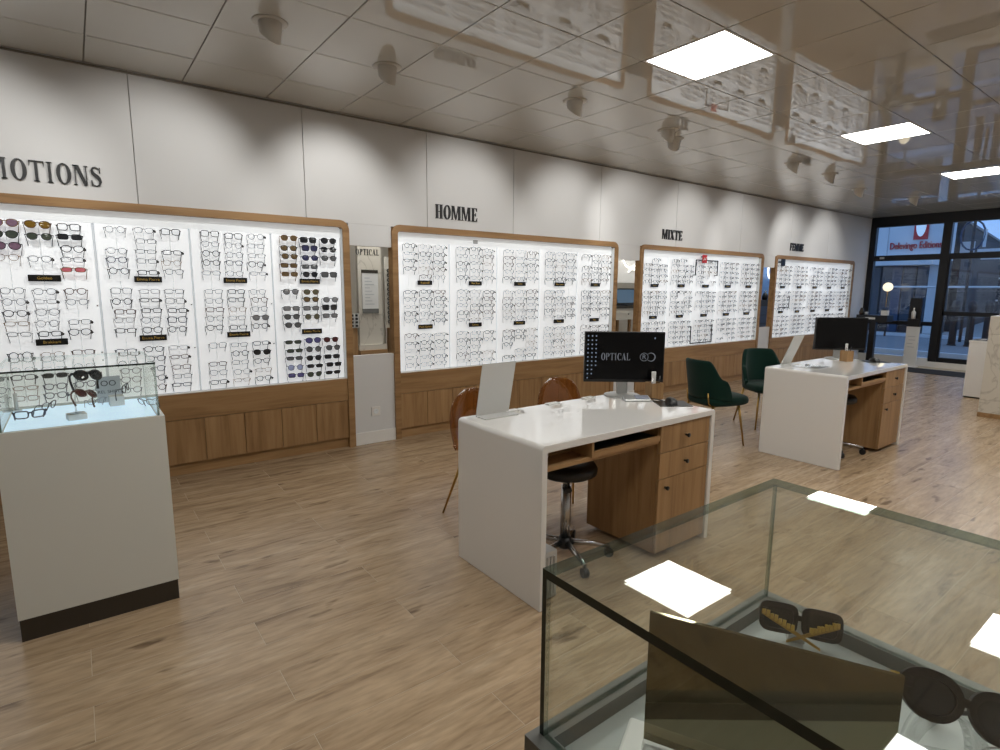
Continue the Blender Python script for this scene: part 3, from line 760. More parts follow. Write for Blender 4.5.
# ------------------------------------------------------------------ ceiling spots
spots = [(1.035, -1.391, 0.6), (1.858, -1.20, 1.9), (3.369, -1.484, 3.27), (4.653, -1.43, 4.75), (4.971, -1.267, 5.9), (6.989, -1.48, 7.1), (8.009, -1.465, 8.4), (9.508, -1.242, 10.1), (-0.45, -1.39, -0.45), (11.1, -1.45, 11.4)]
spot_lab = ['aimed between the PROMOTIONS letters and the first wall gap', 'in front of the wall gap with the socket', 'in front of the HOMME letters', 'in front of the middle of the HOMME display', 'in front of the end of the HOMME display',
            'in front of the MIXTE letters', 'in front of the end of the MIXTE display', 'in front of the FEMME display', 'above the PROMOTIONS letters', 'nearest the storefront']
for i, (x, y, ax) in enumerate(spots):
    t = thing('ceiling_spot', 'white scoop-shaped ceiling spotlight ' + spot_lab[i], 'spotlight', (x, y, HC), group='wall-washing ceiling spots')
    m = MB(); m.lathe([(0.062, -0.004), (0.095, -0.006), (0.098, 0.0), (0.062, 0.0)], n=24); put('flange', (m, 'spot_body'), t)
    m = MB(); n = 24; k = 0
    ang = math.atan2(0.0 - y, ax - x)
    for q in range(n):
        a = 2 * math.pi * q / n; f_ = 0.5 - 0.5 * math.cos(a)
        zb = -0.035 - 0.095 * f_
        r1 = 0.064 - 0.012 * f_
        for rr, zz in ((0.066, 0.0), (r1, zb), (r1 - 0.005, zb), (0.060, 0.0)): m.v.append((rr * math.cos(a + ang), rr * math.sin(a + ang), zz))
    for q in range(n):
        q2 = (q + 1) % n
        for e in range(3): m.face((q * 4 + e, q2 * 4 + e, q2 * 4 + e + 1, q * 4 + e + 1), 0, True)
    put('scoop', (m, 'spot_body'), t)
    m = MB(); m.lathe([(0.0, -0.012), (0.042, -0.012), (0.045, -0.004), (0.0, -0.004)], n=16); put('bulb', (m, 'spot_bulb'), t, (0, 0, 0))
    ld = bpy.data.lights.new('spot_beam', 'SPOT'); ld.energy = 48; ld.color = (1.0, 0.995, 0.965); ld.spot_size = rad(70); ld.spot_blend = 0.8; ld.shadow_soft_size = 0.03
    lo = bpy.data.objects.new('spot_beam', ld); COL.objects.link(lo); lo.parent = t
    dx, dy = math.cos(ang) * 0.075, math.sin(ang) * 0.075
    lo.location = (dx, dy, -0.06)
    tgt = Vector((ax, 0.0, 2.15)) - Vector((x + dx, y + dy, HC - 0.06))
    lo.rotation_euler = tgt.to_track_quat('-Z', 'Y').to_euler()

# ------------------------------------------------------------------ desks
LD, WD, HD = 1.363, 0.699, 0.806
def desk(loc, label):
    t = thing('desk', label, 'desk', loc)
    # white waterfall shell (profile in XZ, extruded over depth), rounded outer top corners
    def arcc(cx, cz, r, a0, a1, n=6): return [(cx + r * math.cos(rad(a0 + (a1 - a0) * i / n)), cz + r * math.sin(rad(a0 + (a1 - a0) * i / n))) for i in range(n + 1)]
    r = 0.022; th = 0.034
    A = [(0, 0)] + arcc(r, HD - r, r, 180, 90) + arcc(LD - r, HD - r, r, 90, 0) + [(LD, 0)]
    B = [(th, 0)] + [(th, HD - th - 0.003 + 0.003 * 0)] * 7 + [(LD - th, HD - th)] * 7 + [(LD - th, 0)]
    m = MB(); m.ribbon(A, B, xz, 0, WD); put('white_shell', (m, 'white'), t, bevel=0.004)
    x0, x1 = th, LD - th
    px = 0.865
    boxo('shelf_board', 'oak_h', (x0 + 0.001, px - 0.001, 0.02, 0.42, 0.672, 0.688), t)
    boxo('apron', 'oak_h', (0.347, px - 0.001, 0.012, 0.03, 0.688, 0.716), t)
    boxo('recessed_apron', 'oak_h', (x0 + 0.001, 0.332, 0.16, 0.178, 0.688, 0.735), t)
    boxo('divider', 'oak', (0.332, 0.347, 0.012, 0.42, 0.688, HD - th - 0.001), t)
    boxo('keyboard_tray', 'black', (0.352, px - 0.006, 0.035, 0.40, 0.700, 0.712), t)
    boxo('shelf_back', 'oak_h', (x0 + 0.001, px - 0.001, 0.42, 0.436, 0.672, HD - th - 0.001), t)
    boxo('drawer_unit', 'oak', (px, x1 - 0.001, 0.030, 0.54, 0.03, HD - th - 0.001), t)
    kn = MB(); kn.lathe([(0.006, 0.0), (0.006, 0.012), (0.012, 0.016), (0.012, 0.024), (0.0, 0.024)], n=12); kme = kn.mesh('knob', 'black')
    fx = (px + x1) / 2
    for nme, z0, z1, kx, kz in (('drawer', 0.617, 0.768, fx, 0.69), ('drawer', 0.467, 0.613, fx, 0.538), ('cupboard_door', 0.034, 0.463, px + 0.06, 0.412)):
        d = boxo(nme, 'oak', (px + 0.003, x1 - 0.003, 0.011, 0.029, z0, z1), t, bevel=0.002)
        put('knob', kme, d, (kx, 0.0115, kz), (rad(90), 0, 0))
    return t
DX, DY = 1.620, -3.141; EX, EY = 5.032, -3.054
desk((DX, DY, 0), 'white waterfall desk with oak drawers and a lit monitor, beside the amber chairs')
desk((EX, EY, 0), 'white waterfall desk with oak drawers beside the green velvet chairs')

# desk top things
def monitor(loc, rz, label, lit):
    t = thing('monitor', label, 'monitor', loc, rz)
    W, z0, z1 = 0.52, 0.095, 0.425
    boxo('bezel', 'black', (-W / 2, W / 2, -0.012, 0.022, z0, z1), t, bevel=0.003)
    sc = boxo('screen', 'screen', (-W / 2 + 0.007, W / 2 - 0.007, -0.0135, -0.0121, z0 + 0.018, z1 - 0.007), t)
    if lit:
        STEM[0] = 0.13; word('OPTICAL', -0.152, 0.19, 0.240, 0.046, -0.0137, 0.0004, '', 'screen_txt', 'screen_text', False, sc); STEM[0] = 0.20
        m = MB()
        m.tube([(0.128 + 0.026 * math.cos(a * .3927), -0.0142, 0.262 + 0.026 * math.sin(a * .3927)) for a in range(16)], 0.002, 4, True)
        m.tube([(0.172 + 0.027 * math.cos(rad(a)), -0.0142, 0.262 + 0.027 * math.sin(rad(a))) for a in range(140, -141, -20)], [0.001 + 0.0035 * math.sin(math.pi * i / 14) for i in range(15)], 4)
        put('logo', (m, 'screen_txt'), sc)
        put('logo_letter', textmesh('R', 0.045, 0.0002, 'screen_txt'), sc, (0.128, -0.0142, 0.262), FRONT)
        m = MB()
        for cx in range(3):
            for cz in range(11):
                if cx == 2 and cz > 7 or cx == 1 and cz > 9: continue
                x = -W / 2 + 0.022 + cx * 0.026; z = z1 - 0.028 - cz * 0.0275
                m.box(x - 0.004, x + 0.004, -0.0142, -0.0136, z - 0.004, z + 0.004)
        m.box(0.19, 0.198, -0.0142, -0.0136, z1 - 0.045, z1 - 0.035)
        put('desktop_icons', (m, 'icon'), sc, kind='stuff')
    m = MB(); m.box(-0.035, 0.035, 0.022, 0.045, 0.012, 0.20); m.box(-0.05, 0.05, 0.022, 0.03, 0.15, 0.25); put('stand_column', (m, 'silver'), t, bevel=0.004)
    m = MB(); m.lathe([(0.0, 0.0), (0.118, 0.0), (0.118, 0.006), (0.10, 0.011), (0.03, 0.013), (0.0, 0.013)], n=28); put('stand_base', (m, 'silver'), t, (0, 0.02, 0))
    return t
monitor((2.845, -2.545, HD), -rad(38), 'black monitor showing the word OPTICAL, on the white desk', True)
monitor((6.245, -2.485, HD), -rad(38), 'black monitor with a blank dark screen, on the desk by the green chairs', False)
def sign_holder(loc, label, lean, w_=0.225, h_=0.285):
    t = thing('sign_holder', label, 'sign holder', loc)
    m = MB(); s_ = MB()
    def sheet(u, v): return (u, v * h_ * math.sin(lean), 0.006 + v * h_ * math.cos(lean))
    th = 0.005; n_ = Vector((0, -math.cos(lean), math.sin(lean)))
    P_ = [Vector(sheet(0, 0)), Vector(sheet(w_, 0)), Vector(sheet(w_, 1)), Vector(sheet(0, 1))]
    m.v = [tuple(p) for p in P_] + [tuple(p + n_ * th) for p in P_]
    for q in ((0, 1, 2, 3), (7, 6, 5, 4), (0, 4, 5, 1), (1, 5, 6, 2), (2, 6, 7, 3), (3, 7, 4, 0)): m.face(q)
    put('back_sheet', (m, 'frost'), t)
    q = [Vector(sheet(0.03, 0.16)), Vector(sheet(w_ - 0.03, 0.16)), Vector(sheet(w_ - 0.03, 0.84)), Vector(sheet(0.03, 0.84))]
    s_.v = [tuple(p - n_ * 0.0006) for p in q] + [tuple(p - n_ * 0.0016) for p in q]
    for f_ in ((3, 2, 1, 0), (4, 5, 6, 7), (0, 1, 5, 4), (1, 2, 6, 5), (2, 3, 7, 6), (3, 0, 4, 7)): s_.face(f_)
    put('paper_insert', (s_, 'paper'), t)
    boxo('foot_sheet', 'frost', (0, w_, -0.095, 0.0, 0, 0.006), t)
    return t
sign_holder((1.706, -2.488, HD), 'leaning frosted acrylic sign holder on the desk with the lit monitor', rad(-12), 0.225, 0.30)
sign_holder((5.30, -2.362, HD), 'leaning frosted acrylic sign holder on the desk beside the green chairs', rad(-21), 0.195, 0.295)
boxo('paper_tray', 'acryl', (5.25, 5.50, -2.72, -2.50, HD, HD + 0.006), label='flat clear acrylic tray on the desk beside the green chairs', cat='tray')
def pen_cup(loc, label):
    t = thing('pen_cup', label, 'pen cup', loc, rad(-20))
    m = MB(); A = [(-0.042, -0.042), (0.042, -0.042), (0.042, 0.042), (-0.042, 0.042)]; B = [(u * 0.85, v * 0.85) for u, v in A]
    m.ribbon(A, B, lambda u, v, q: (u, v, q), 0.0, 0.105, closed=True); m.box(-0.036, 0.036, -0.036, 0.036, 0.0, 0.005)
    put('cup', (m, 'oak'), t)
    m = MB(); m.box(-0.018, 0.014, 0.005, 0.012, 0.006, 0.175); put('ruler', (m, 'paper'), t, bevel=0.006)
    m = MB(); m.tube([(0.015, -0.01, 0.006), (0.028, -0.018, 0.15)], 0.004, 6); put('pen', (m, 'black'), t)
    m = MB(); m.tube([(-0.02, -0.012, 0.006), (-0.03, -0.02, 0.14)], 0.004, 6); put('pen', (m, 'steel'), t)
    return t
pen_cup((2.945, -2.72, HD), 'square wooden pen cup holding a white ruler beside the OPTICAL monitor')
pen_cup((6.12, -2.61, HD), 'square wooden pen cup in front of the blank monitor')
t = thing('payment_terminal', 'white card payment terminal beside the monitor stand', 'terminal', (2.80, -2.70, HD), rad(-35))
m = MB(); m.prism([(-0.045, 0.0), (0.045, 0.0), (0.045, 0.028), (-0.045, 0.012)], lambda u, v, q: (q, u, v), -0.085, 0.085); put('body', (m, 'silver'), t, bevel=0.004)
m = MB(); m.prism([(-0.030, 0.0155), (0.030, 0.0263), (0.030, 0.0285), (-0.030, 0.0177)], lambda u, v, q: (q, u, v), -0.01, 0.075); put('display', (m, mat('terminal_screen', srgb(150, 155, 170), 0.2)), t)
m = MB(); m.tube([(0.085, 0.0, 0.012), (0.12, 0.02, 0.006), (0.15, 0.0, 0.004), (0.17, -0.06, 0.004)], 0.003, 6); put('cable', (m, 'black'), t)
def mousepad(loc, rz, suffix):
    o = boxo('mouse_pad', 'black', (-0.10, 0.10, -0.085, 0.085, 0, 0.003), None, loc=loc, rot=(0, 0, rz), label='thin dark mouse pad on the %s' % suffix, cat='mouse pad')
    t = thing('computer_mouse', 'black computer mouse lying on the pad on the %s' % suffix, 'mouse', (loc[0] - 0.01, loc[1] + 0.0, loc[2] + 0.003), rz)
    m = MB(); m.grid(lambda u, v: ((u - 0.5) * 0.062 * (1 - 0.25 * (2 * v - 1) ** 2), (v - 0.5) * 0.11, 0.036 * max(0, 1 - (2 * u - 1) ** 4) ** .5 * max(0, 1 - (2 * v - 1) ** 4) ** .5), 12, 12)
    put('shell', (m, 'black'), t)
    boxo('wheel', 'rim', (-0.003, 0.003, 0.018, 0.032, 0.030, 0.0375), t)
mousepad((2.90, -2.895, HD), rad(-35), 'desk with the lit monitor')
mousepad((6.30, -2.80, HD), rad(-35), 'desk beside the green chairs')
for i, (x, y) in enumerate(((1.955, -2.485), (2.285, -2.475), (2.60, -2.47))):
    boxo('card_stack', 'paper', (x - 0.045, x + 0.045, y - 0.02, y + 0.02, HD, HD + 0.008), label='small flat white card strip along the back edge of the desk', cat='card', group='card strips on the desk')

# ------------------------------------------------------------------ stools
def stool(loc, rz, label, zs=0.50):
    t = thing('stool', label, 'stool', loc, rz)
    m = MB(); m.lathe([(0.0, zs - 0.03), (0.14, zs - 0.03), (0.166, zs - 0.015), (0.170, zs + 0.015), (0.155, zs + 0.04), (0.12, zs + 0.048), (0.0, zs + 0.05)], n=28); put('seat', (m, 'black'), t)
    m = MB(); m.tube([(0, 0, 0.10), (0, 0, 0.42)], 0.029, 14); m.tube([(0, 0, 0.42), (0, 0, zs - 0.03)], 0.02, 12); put('gas_column', (m, 'steel'), t)
    m = MB(); m.tube([(0, 0, zs - 0.05), (-0.09, -0.03, zs - 0.06), (-0.13, -0.04, zs - 0.075)], [0.006, 0.006, 0.016], 8); put('height_lever', (m, 'black'), t)
    m = MB(); m.lathe([(0.04, 0.06), (0.045, 0.075), (0.035, 0.12), (0.0, 0.12)], n=14); put('hub', (m, 'black'), t)
    for k in range(5):
        a = 2 * math.pi * k / 5; c_, s_ = math.cos(a), math.sin(a)
        m = MB(); m.tube([(0.03 * c_, 0.03 * s_, 0.09), (0.15 * c_, 0.15 * s_, 0.082), (0.25 * c_, 0.25 * s_, 0.065)], [0.018, 0.016, 0.013], 8)
        l = put('base_leg', (m, 'steel'), t)
        m = MB(); m.tube([(0.25 * c_ - 0.016 * s_, 0.25 * s_ + 0.016 * c_, 0.026), (0.25 * c_ + 0.016 * s_, 0.25 * s_ - 0.016 * c_, 0.026)], 0.026, 12); m.tube([(0.25 * c_, 0.25 * s_, 0.04), (0.25 * c_, 0.25 * s_, 0.066)], 0.008, 6)
        put('caster', (m, 'black'), l)
    return t
stool((2.105, -2.80, 0), 0.62, 'round black swivel stool under the desk with the lit monitor', 0.515)
stool((5.62, -2.75, 0), 0.1, 'round black swivel stool under the desk beside the green chairs')
t = thing('metal_case', 'silver metal computer case on the floor inside the desk end', 'computer case', (1.735, -2.985, 0), 0)
boxo('body', 'silver', (-0.035, 0.045, -0.10, 0.20, 0.006, 0.25), t, bevel=0.006)
for s_ in (-0.03, 0.035):
    for yy in (-0.08, 0.16): boxo('foot', 'black', (s_, s_ + 0.006, yy, yy + 0.02, 0, 0.006), t)
m = MB()
for k in range(3): m.box(-0.025 + k * 0.022, -0.012 + k * 0.022, -0.108, -0.1, 0.03, 0.225)
put('front_ribs', (m, 'silver'), t)

# ------------------------------------------------------------------ chairs
def chair_leg(p0, p1, r0=0.013, r1=0.008):
    return MB().tube([p0, p1], [r0, r1], 10)
def green_chair(loc, rz, label):
    """faces local -Y"""
    t = thing('velvet_chair', label, 'chair', loc, rz, 'green velvet armchairs')
    def seat_fn(u, v):
        x = (u - 0.5) * 2; y = (v - 0.5) * 2
        return (0.235 * x * (1 - 0.06 * y * y) , 0.23 * y - 0.03, 0.455 + 0.035 * (1 - x ** 6) ** .5 * (1 - y ** 6) ** .5 if abs(x) < 1 and abs(y) < 1 else 0.44)
    m = MB()
    N = 28
    prof = [(0.92, 0.405), (1.0, 0.42), (1.02, 0.445), (0.98, 0.475), (0.90, 0.487), (0.5, 0.492), (0.0, 0.493)]
    def se(a): c_, s_ = math.cos(a), math.sin(a); e = 2 / 3.2; return (0.235 * math.copysign(abs(c_) ** e, c_), 0.255 * math.copysign(abs(s_) ** e, s_) - 0.055)
    for f_, z in prof:
        for i in range(N): x, y = se(2 * math.pi * i / N); m.v.append((x * f_, y * f_, z))
    for j in range(len(prof) - 1):
        for i in range(N): i2 = (i + 1) % N; m.face((j * N + i, j * N + i2, (j + 1) * N + i2, (j + 1) * N + i), 0, True)
    m.face(tuple(reversed(range(N))), 0)
    put('seat', (m, 'velvet'), t)
    # wrap-around back shell: angle from -th to th around the rear
    th = rad(88)
    def top(s_):
        a = abs(s_)
        h = 0.845 - 0.02 * a * a
        if a > 0.40: h -= 0.17 * (0.5 - 0.5 * math.cos(math.pi * min(1, (a - 0.40) / 0.35)))
        if a > 0.78: h -= 0.15 * ((a - 0.78) / 0.22) ** 2.2
        return h
    m = MB(); nu, nv = 40, 10
    def shell(r_in):
        def fn(u, v):
            s_ = 2 * u - 1; a = s_ * th
            tp = top(s_); bt = 0.46 + 0.0 * s_
            z = bt + (tp - bt) * v
            fl = 0.045 * ((z - 0.46) / 0.36)
            rx = 0.255 + fl * 0.6 - r_in; ry = 0.215 + fl * 1.4 - r_in
            return (rx * math.sin(a), ry * math.cos(a) * (1.0 if abs(a) < 1.57 else 0.9), z)
        return fn
    k0 = 0
    m.grid(shell(0.0), nu, nv); base = len(m.v); m.grid(shell(0.045), nu, nv)
    W_ = nv + 1
    # flip inner faces, stitch the rim
    for fi in range(nu * nv, 2 * nu * nv): m.f[fi] = tuple(reversed(m.f[fi]))
    for i in range(nu):
        a = i * W_ + nv; b = (i + 1) * W_ + nv; m.face((a, b, base + b, base + a), 0, True)
        a = i * W_; b = (i + 1) * W_; m.face((b, a, base + a, base + b), 0, True)
    for j in range(nv):
        m.face((j + 1, j, base + j, base + j + 1), 0, True); a = nu * W_ + j; m.face((a, a + 1, base + a + 1, base + a), 0, True)
    o = put('backrest', (m, 'velvet'), t); sb = o.modifiers.new('subsurf', 'SUBSURF'); sb.levels = 1; sb.render_levels = 1
    for sx in (-1, 1):
        put('leg', (chair_leg((sx * 0.17, -0.16, 0.41), (sx * 0.215, -0.215, 0)), 'gold'), t)
        put('leg', (chair_leg((sx * 0.17, 0.15, 0.41), (sx * 0.22, 0.24, 0)), 'gold'), t)
        put('back_strut', (MB().tube([(sx * 0.16, 0.16, 0.40), (sx * 0.15, 0.185, 0.43), (sx * 0.15, 0.20, 0.53)], 0.006, 8), 'gold'), t)
    m = MB(); m.tube([(-0.17, -0.16, 0.40), (0.17, -0.16, 0.40), (0.17, 0.15, 0.40), (-0.17, 0.15, 0.40)], 0.009, 6, True); put('seat_frame', (m, 'gold'), t)
    return t
def facing(dx, dy): return math.atan2(dx, -dy)     # rotation that sends local -Y to (dx,dy)
green_chair((4.955, -1.90, 0), facing(0.96, -0.28), 'green velvet armchair with gold legs, turned sideways to the wall displays')
green_chair((6.08, -1.84, 0), facing(-0.52, -0.85), 'green velvet armchair with gold legs, pulled up behind the desk end')
def amber_chair(loc, rz, label):
    t = thing('shell_chair', label, 'chair', loc, rz, 'amber shell chairs')
    m = MB(); nu, nv = 24, 26
    def fn(u, v):
        x = 2 * u - 1
        # profile: v 0..0.5 seat front->back, 0.5..1 back bottom->top
        if v < 0.45:
            q = v / 0.45; y = -0.22 + 0.40 * q; z = 0.445 - 0.02 * math.sin(math.pi * q); hw = 0.20 + 0.025 * q
        else:
            q = (v - 0.45) / 0.55
            y = 0.18 + 0.10 * math.sin(q * 1.5) ; z = 0.445 + 0.37 * q ** 1.15; hw = 0.225 * max(0.0, 1 - (0.985 * q) ** 4.5) ** 0.42
        cup = (abs(x) ** 2.4)
        if v < 0.45: z += 0.035 * cup * (v / 0.45)
        else:
            y -= 0.07 * cup
        return (x * hw, y, z)
    m.grid(fn, nu, nv)
    o = put('shell', (m, 'amber'), t); sd = o.modifiers.new('thick', 'SOLIDIFY'); sd.thickness = 0.006
    for sx in (-1, 1):
        put('leg', (chair_leg((sx * 0.15, -0.14, 0.42), (sx * 0.225, -0.23, 0), 0.011, 0.007), 'gold'), t)
        put('leg', (chair_leg((sx * 0.15, 0.12, 0.415), (sx * 0.262, 0.215, 0), 0.011, 0.007), 'gold'), t)
    m = MB(); m.tube([(-0.15, -0.14, 0.418), (0.15, -0.14, 0.418), (0.15, 0.12, 0.414), (-0.15, 0.12, 0.414)], 0.008, 6, True); put('seat_frame', (m, 'gold'), t)
    return t
amber_chair((2.145, -2.06, 0), rad(3), 'translucent amber shell chair at the sign-holder end of the desk')
amber_chair((2.93, -2.04, 0), rad(-2), 'translucent amber shell chair behind the monitor end of the desk')

# ------------------------------------------------------------------ glass showcases
def showcase(x0, x1, y0, y1, zb, zt, label, lit, rimw=0.028):
    t = thing('glass_showcase', label, 'showcase', ((x0 + x1) / 2, (y0 + y1) / 2, 0))
    hx, hy = (x1 - x0) / 2, (y1 - y0) / 2
    boxo('kickplate', 'kick', (-hx + 0.004, hx - 0.004, -hy + 0.004, hy - 0.004, 0.0, 0.10), t)
    m = MB()
    boxo('body', 'ped', (-hx, hx, -hy, hy, 0.10, zb - 0.04), t)
    A = [(-hx, -hy), (hx, -hy), (hx, hy), (-hx, hy)]; B = [(math.copysign(hx - rimw, u), math.copysign(hy - rimw, v)) for u, v in A]
    m.ribbon(A, B, lambda u, v, q: (u, v, q), zb - 0.04, zb, closed=True); put('rim', (m, 'ped' if lit else 'rim'), t)
    boxo('deck', 'deck_lit' if lit else 'deck', (-hx + rimw, hx - rimw, -hy + rimw, hy - rimw, zb - 0.04, zb - (0.004 if lit else 0.026)), t)
    gt, g = (0.008, 0.008) if lit else (0.012, 0.008)
    a, b = hx - 0.018, hy - (0.018 if lit else 0.010)
    def pane(name, bx, thin, dark):
        """faces: 0 bottom 1 top 2 y- 3 x+ 4 y+ 5 x-; edges in dark read as solid green"""
        mb = MB(); mb.box(*bx); big = {'z': (0, 1), 'y': (2, 4), 'x': (3, 5)}[thin]
        mb.m = [0 if f_ in big else (1 if f_ in dark else 2) for f_ in range(6)]
        put(name, (mb, ['glass', 'edge', 'edge_soft']), t)
    pane('glass_top', (-a, a, -b, b, zt - gt, zt), 'z', (2,) if lit else (5, 2))
    pane('glass_side', (-a, a, b - g, b, zb, zt - gt), 'y', () if lit else (5,)); pane('glass_side', (-a, a, -b, -b + g, zb, zt - gt), 'y', (3, 5) if lit else (5,))
    pane('glass_side', (-a, -a + g, -b + g, b - g, zb, zt - gt), 'x', ()); pane('glass_side', (a - g, a, -b + g, b - g, zb, zt - gt), 'x', ())
    return t
showcase(-0.306, 0.2905, -2.003, -1.408, 0.912, 1.16, 'white showcase pedestal with a glowing glass box, before the PROMOTIONS display', True)
showcase(0.437, 1.063, -5.055, -4.447, 0.910, 1.15, 'large glass showcase with a grey tray holding black sunglasses', False)

# contents of the lit showcase
ZB = 0.908
def riser(loc, rz, w_, d_, h_, label, grp=None):
    return boxo('display_riser', 'paper', (-w_ / 2, w_ / 2, -d_ / 2, d_ / 2, 0, h_), None, loc=loc, rot=(0, 0, rz), label=label, cat='riser', group=grp, bevel=0.003)
p = atz(77, 419, ZB)
riser((p.x, p.y, ZB), rad(10), 0.07, 0.06, 0.028, 'small white block under the stacked sunglasses')
st = thing('sunglasses_stand', 'slim clear stand holding two stacked sunglasses', 'stand', (p.x, p.y, ZB + 0.028))
m = MB(); m.tube([(0, 0, 0), (0.0, 0.01, 0.06), (0.01, 0.0, 0.105), (0.012, -0.004, 0.165)], 0.004, 6); put('post', (m, 'acryl'), st)
m = MB(); m.lathe([(0.0, 0.0), (0.024, 0.0), (0.024, 0.003), (0.0, 0.003)], n=14); put('foot', (m, 'acryl'), st)
q1, q2 = aty(89, 375, p.y - 0.03), aty(87, 393, p.y - 0.02)
eyewear('sunglasses', q1, 0, 0, 'aviator', 0.0042, 'black', 'dark', 'black wraparound sunglasses, upper pair on the stand in the lit showcase', 'sunglasses', None, rot=(rad(-25), rad(6), rad(38)), scale=1.0)
eyewear('sunglasses', q2, 0, 0, 'aviator', 0.0036, 'brown', 'red', 'dark red sunglasses, lower pair on the stand in the lit showcase', 'sunglasses', None, rot=(rad(-38), rad(14), rad(48)), scale=0.9)
p = atz(31, 421, ZB)
eyewear('eyeglasses', (p.x, p.y, ZB + 0.03), 0, 0, 'square', 0.0034, 'navy', 'clear', 'black square eyeglasses lying in the lit showcase corner', 'eyeglasses', None, rot=(rad(24), 0, rad(8)), scale=0.86)
p = atz(51, 414, ZB)
eyewear('eyeglasses', (p.x, p.y, ZB + 0.042), 0, 0, 'panto', 0.0022, 'gun', 'demo', 'folded grey metal eyeglasses lying beside the stacked sunglasses', 'eyeglasses', None, rot=(rad(12), 0, rad(62)), scale=0.85)
p = atz(117, 405, ZB)
riser((p.x, p.y, ZB), rad(3), 0.062, 0.062, 0.05, 'white cube block in front of the grey card')
eyewear('eyeglasses', (p.x + 0.045, p.y - 0.01, ZB + 0.085), 0, 0, 'panto', 0.0026, 'black', 'demo', 'black eyeglasses tilted on the white cube in the lit showcase', 'eyeglasses', None, rot=(rad(-5), rad(-4), rad(72)), scale=0.9)
p = atz(98, 408, ZB)
eyewear('eyeglasses', (p.x, p.y, ZB + 0.036), 0, 0, 'round', 0.0016, 'silver', 'demo', 'small clear rimless eyeglasses lying between the white blocks', 'eyeglasses', None, rot=(rad(10), 0, rad(25)), scale=0.7)
p = atz(146, 409, ZB)
eyewear('eyeglasses', (p.x, p.y, ZB + 0.036), 0, 0, 'panto', 0.0020, 'gun', 'demo', 'thin grey eyeglasses lying in the far corner of the lit showcase', 'eyeglasses', None, rot=(rad(14), 0, rad(-50)), scale=0.75)
m = MB(); m.tube([(0, 0, 0), (0, 0, 0.085)], 0.008, 8); p = atz(17, 411, ZB)
o = thing('post_stand', 'short frosted post stand behind the black square eyeglasses', 'stand', (p.x, p.y, ZB)); put('post', (m, 'frost'), o)
m = MB(); m.lathe([(0, 0), (0.02, 0), (0.02, 0.004), (0, 0.004)], n=12); put('foot', (m, 'frost'), o)
p = atz(108.5, 397, ZB)
t = thing('info_card', 'grey printed card with a pair of glasses drawn on it', 'card', (p.x, -1.47, ZB))
boxo('card', 'grey', (-0.052, 0.052, 0, 0.004, 0, 0.135), t)
put('print', textmesh('OO', 0.042, 0.0003, 'black'), t, (0, -0.0005, 0.098), FRONT); put('print', textmesh('REL SHIFT', 0.022, 0.0003, 'black'), t, (0, -0.0005, 0.055), FRONT)

# contents of the near showcase
ZD = 0.910 - 0.026
pl0, pl1 = atz(650, 612, 1.105), atz(905, 678, 1.105)
d = (pl1 - pl0); Lp = d.length; ang = math.atan2(d.y, d.x)
zb_ = 0.925
t = thing('mirror_plaque', 'bronze mirror plaque standing on a white base in the showcase', 'plaque', (pl0.x, pl0.y, zb_), ang)
m = MB(); hh = 1.105 - zb_
m.v = [(0, 0.0, 0), (Lp, 0, 0), (Lp, 0.0, hh), (0, 0.0, hh), (0, 0.005, 0), (Lp, 0.005, 0), (Lp, 0.005, hh), (0, 0.005, hh)]
for q in ((0, 1, 2, 3), (5, 4, 7, 6), (0, 4, 5, 1), (1, 5, 6, 2), (2, 6, 7, 3), (3, 7, 4, 0)): m.face(q)
put('plate', (m, 'bronze'), t)
nx = Vector((-math.sin(ang), math.cos(ang), 0))
c = (pl0 + pl1) / 2
t = thing('plaque_base', 'white acrylic base block under the bronze plaque', 'base block', (c.x, c.y, ZD), ang)
boxo('block', 'paper', (-Lp / 2 - 0.03, Lp / 2 + 0.01, -0.055, 0.055, 0, 0.022), t, bevel=0.004)
boxo('slot', 'acryl', (-Lp / 2, Lp / 2, -0.012, 0.016, 0.022, zb_ - ZD), t)
m = MB(); m.lathe([(0.0, 0.0), (0.03, 0.0), (0.03, 0.012), (0.02, 0.018), (0.0, 0.018)], n=24); p = atz(712, 748, zb_ + .01); put('disc', (m, 'paper'), None, (p.x - .006, p.y, ZD + 0.022), label='small round white dish on the plaque base', cat='dish')
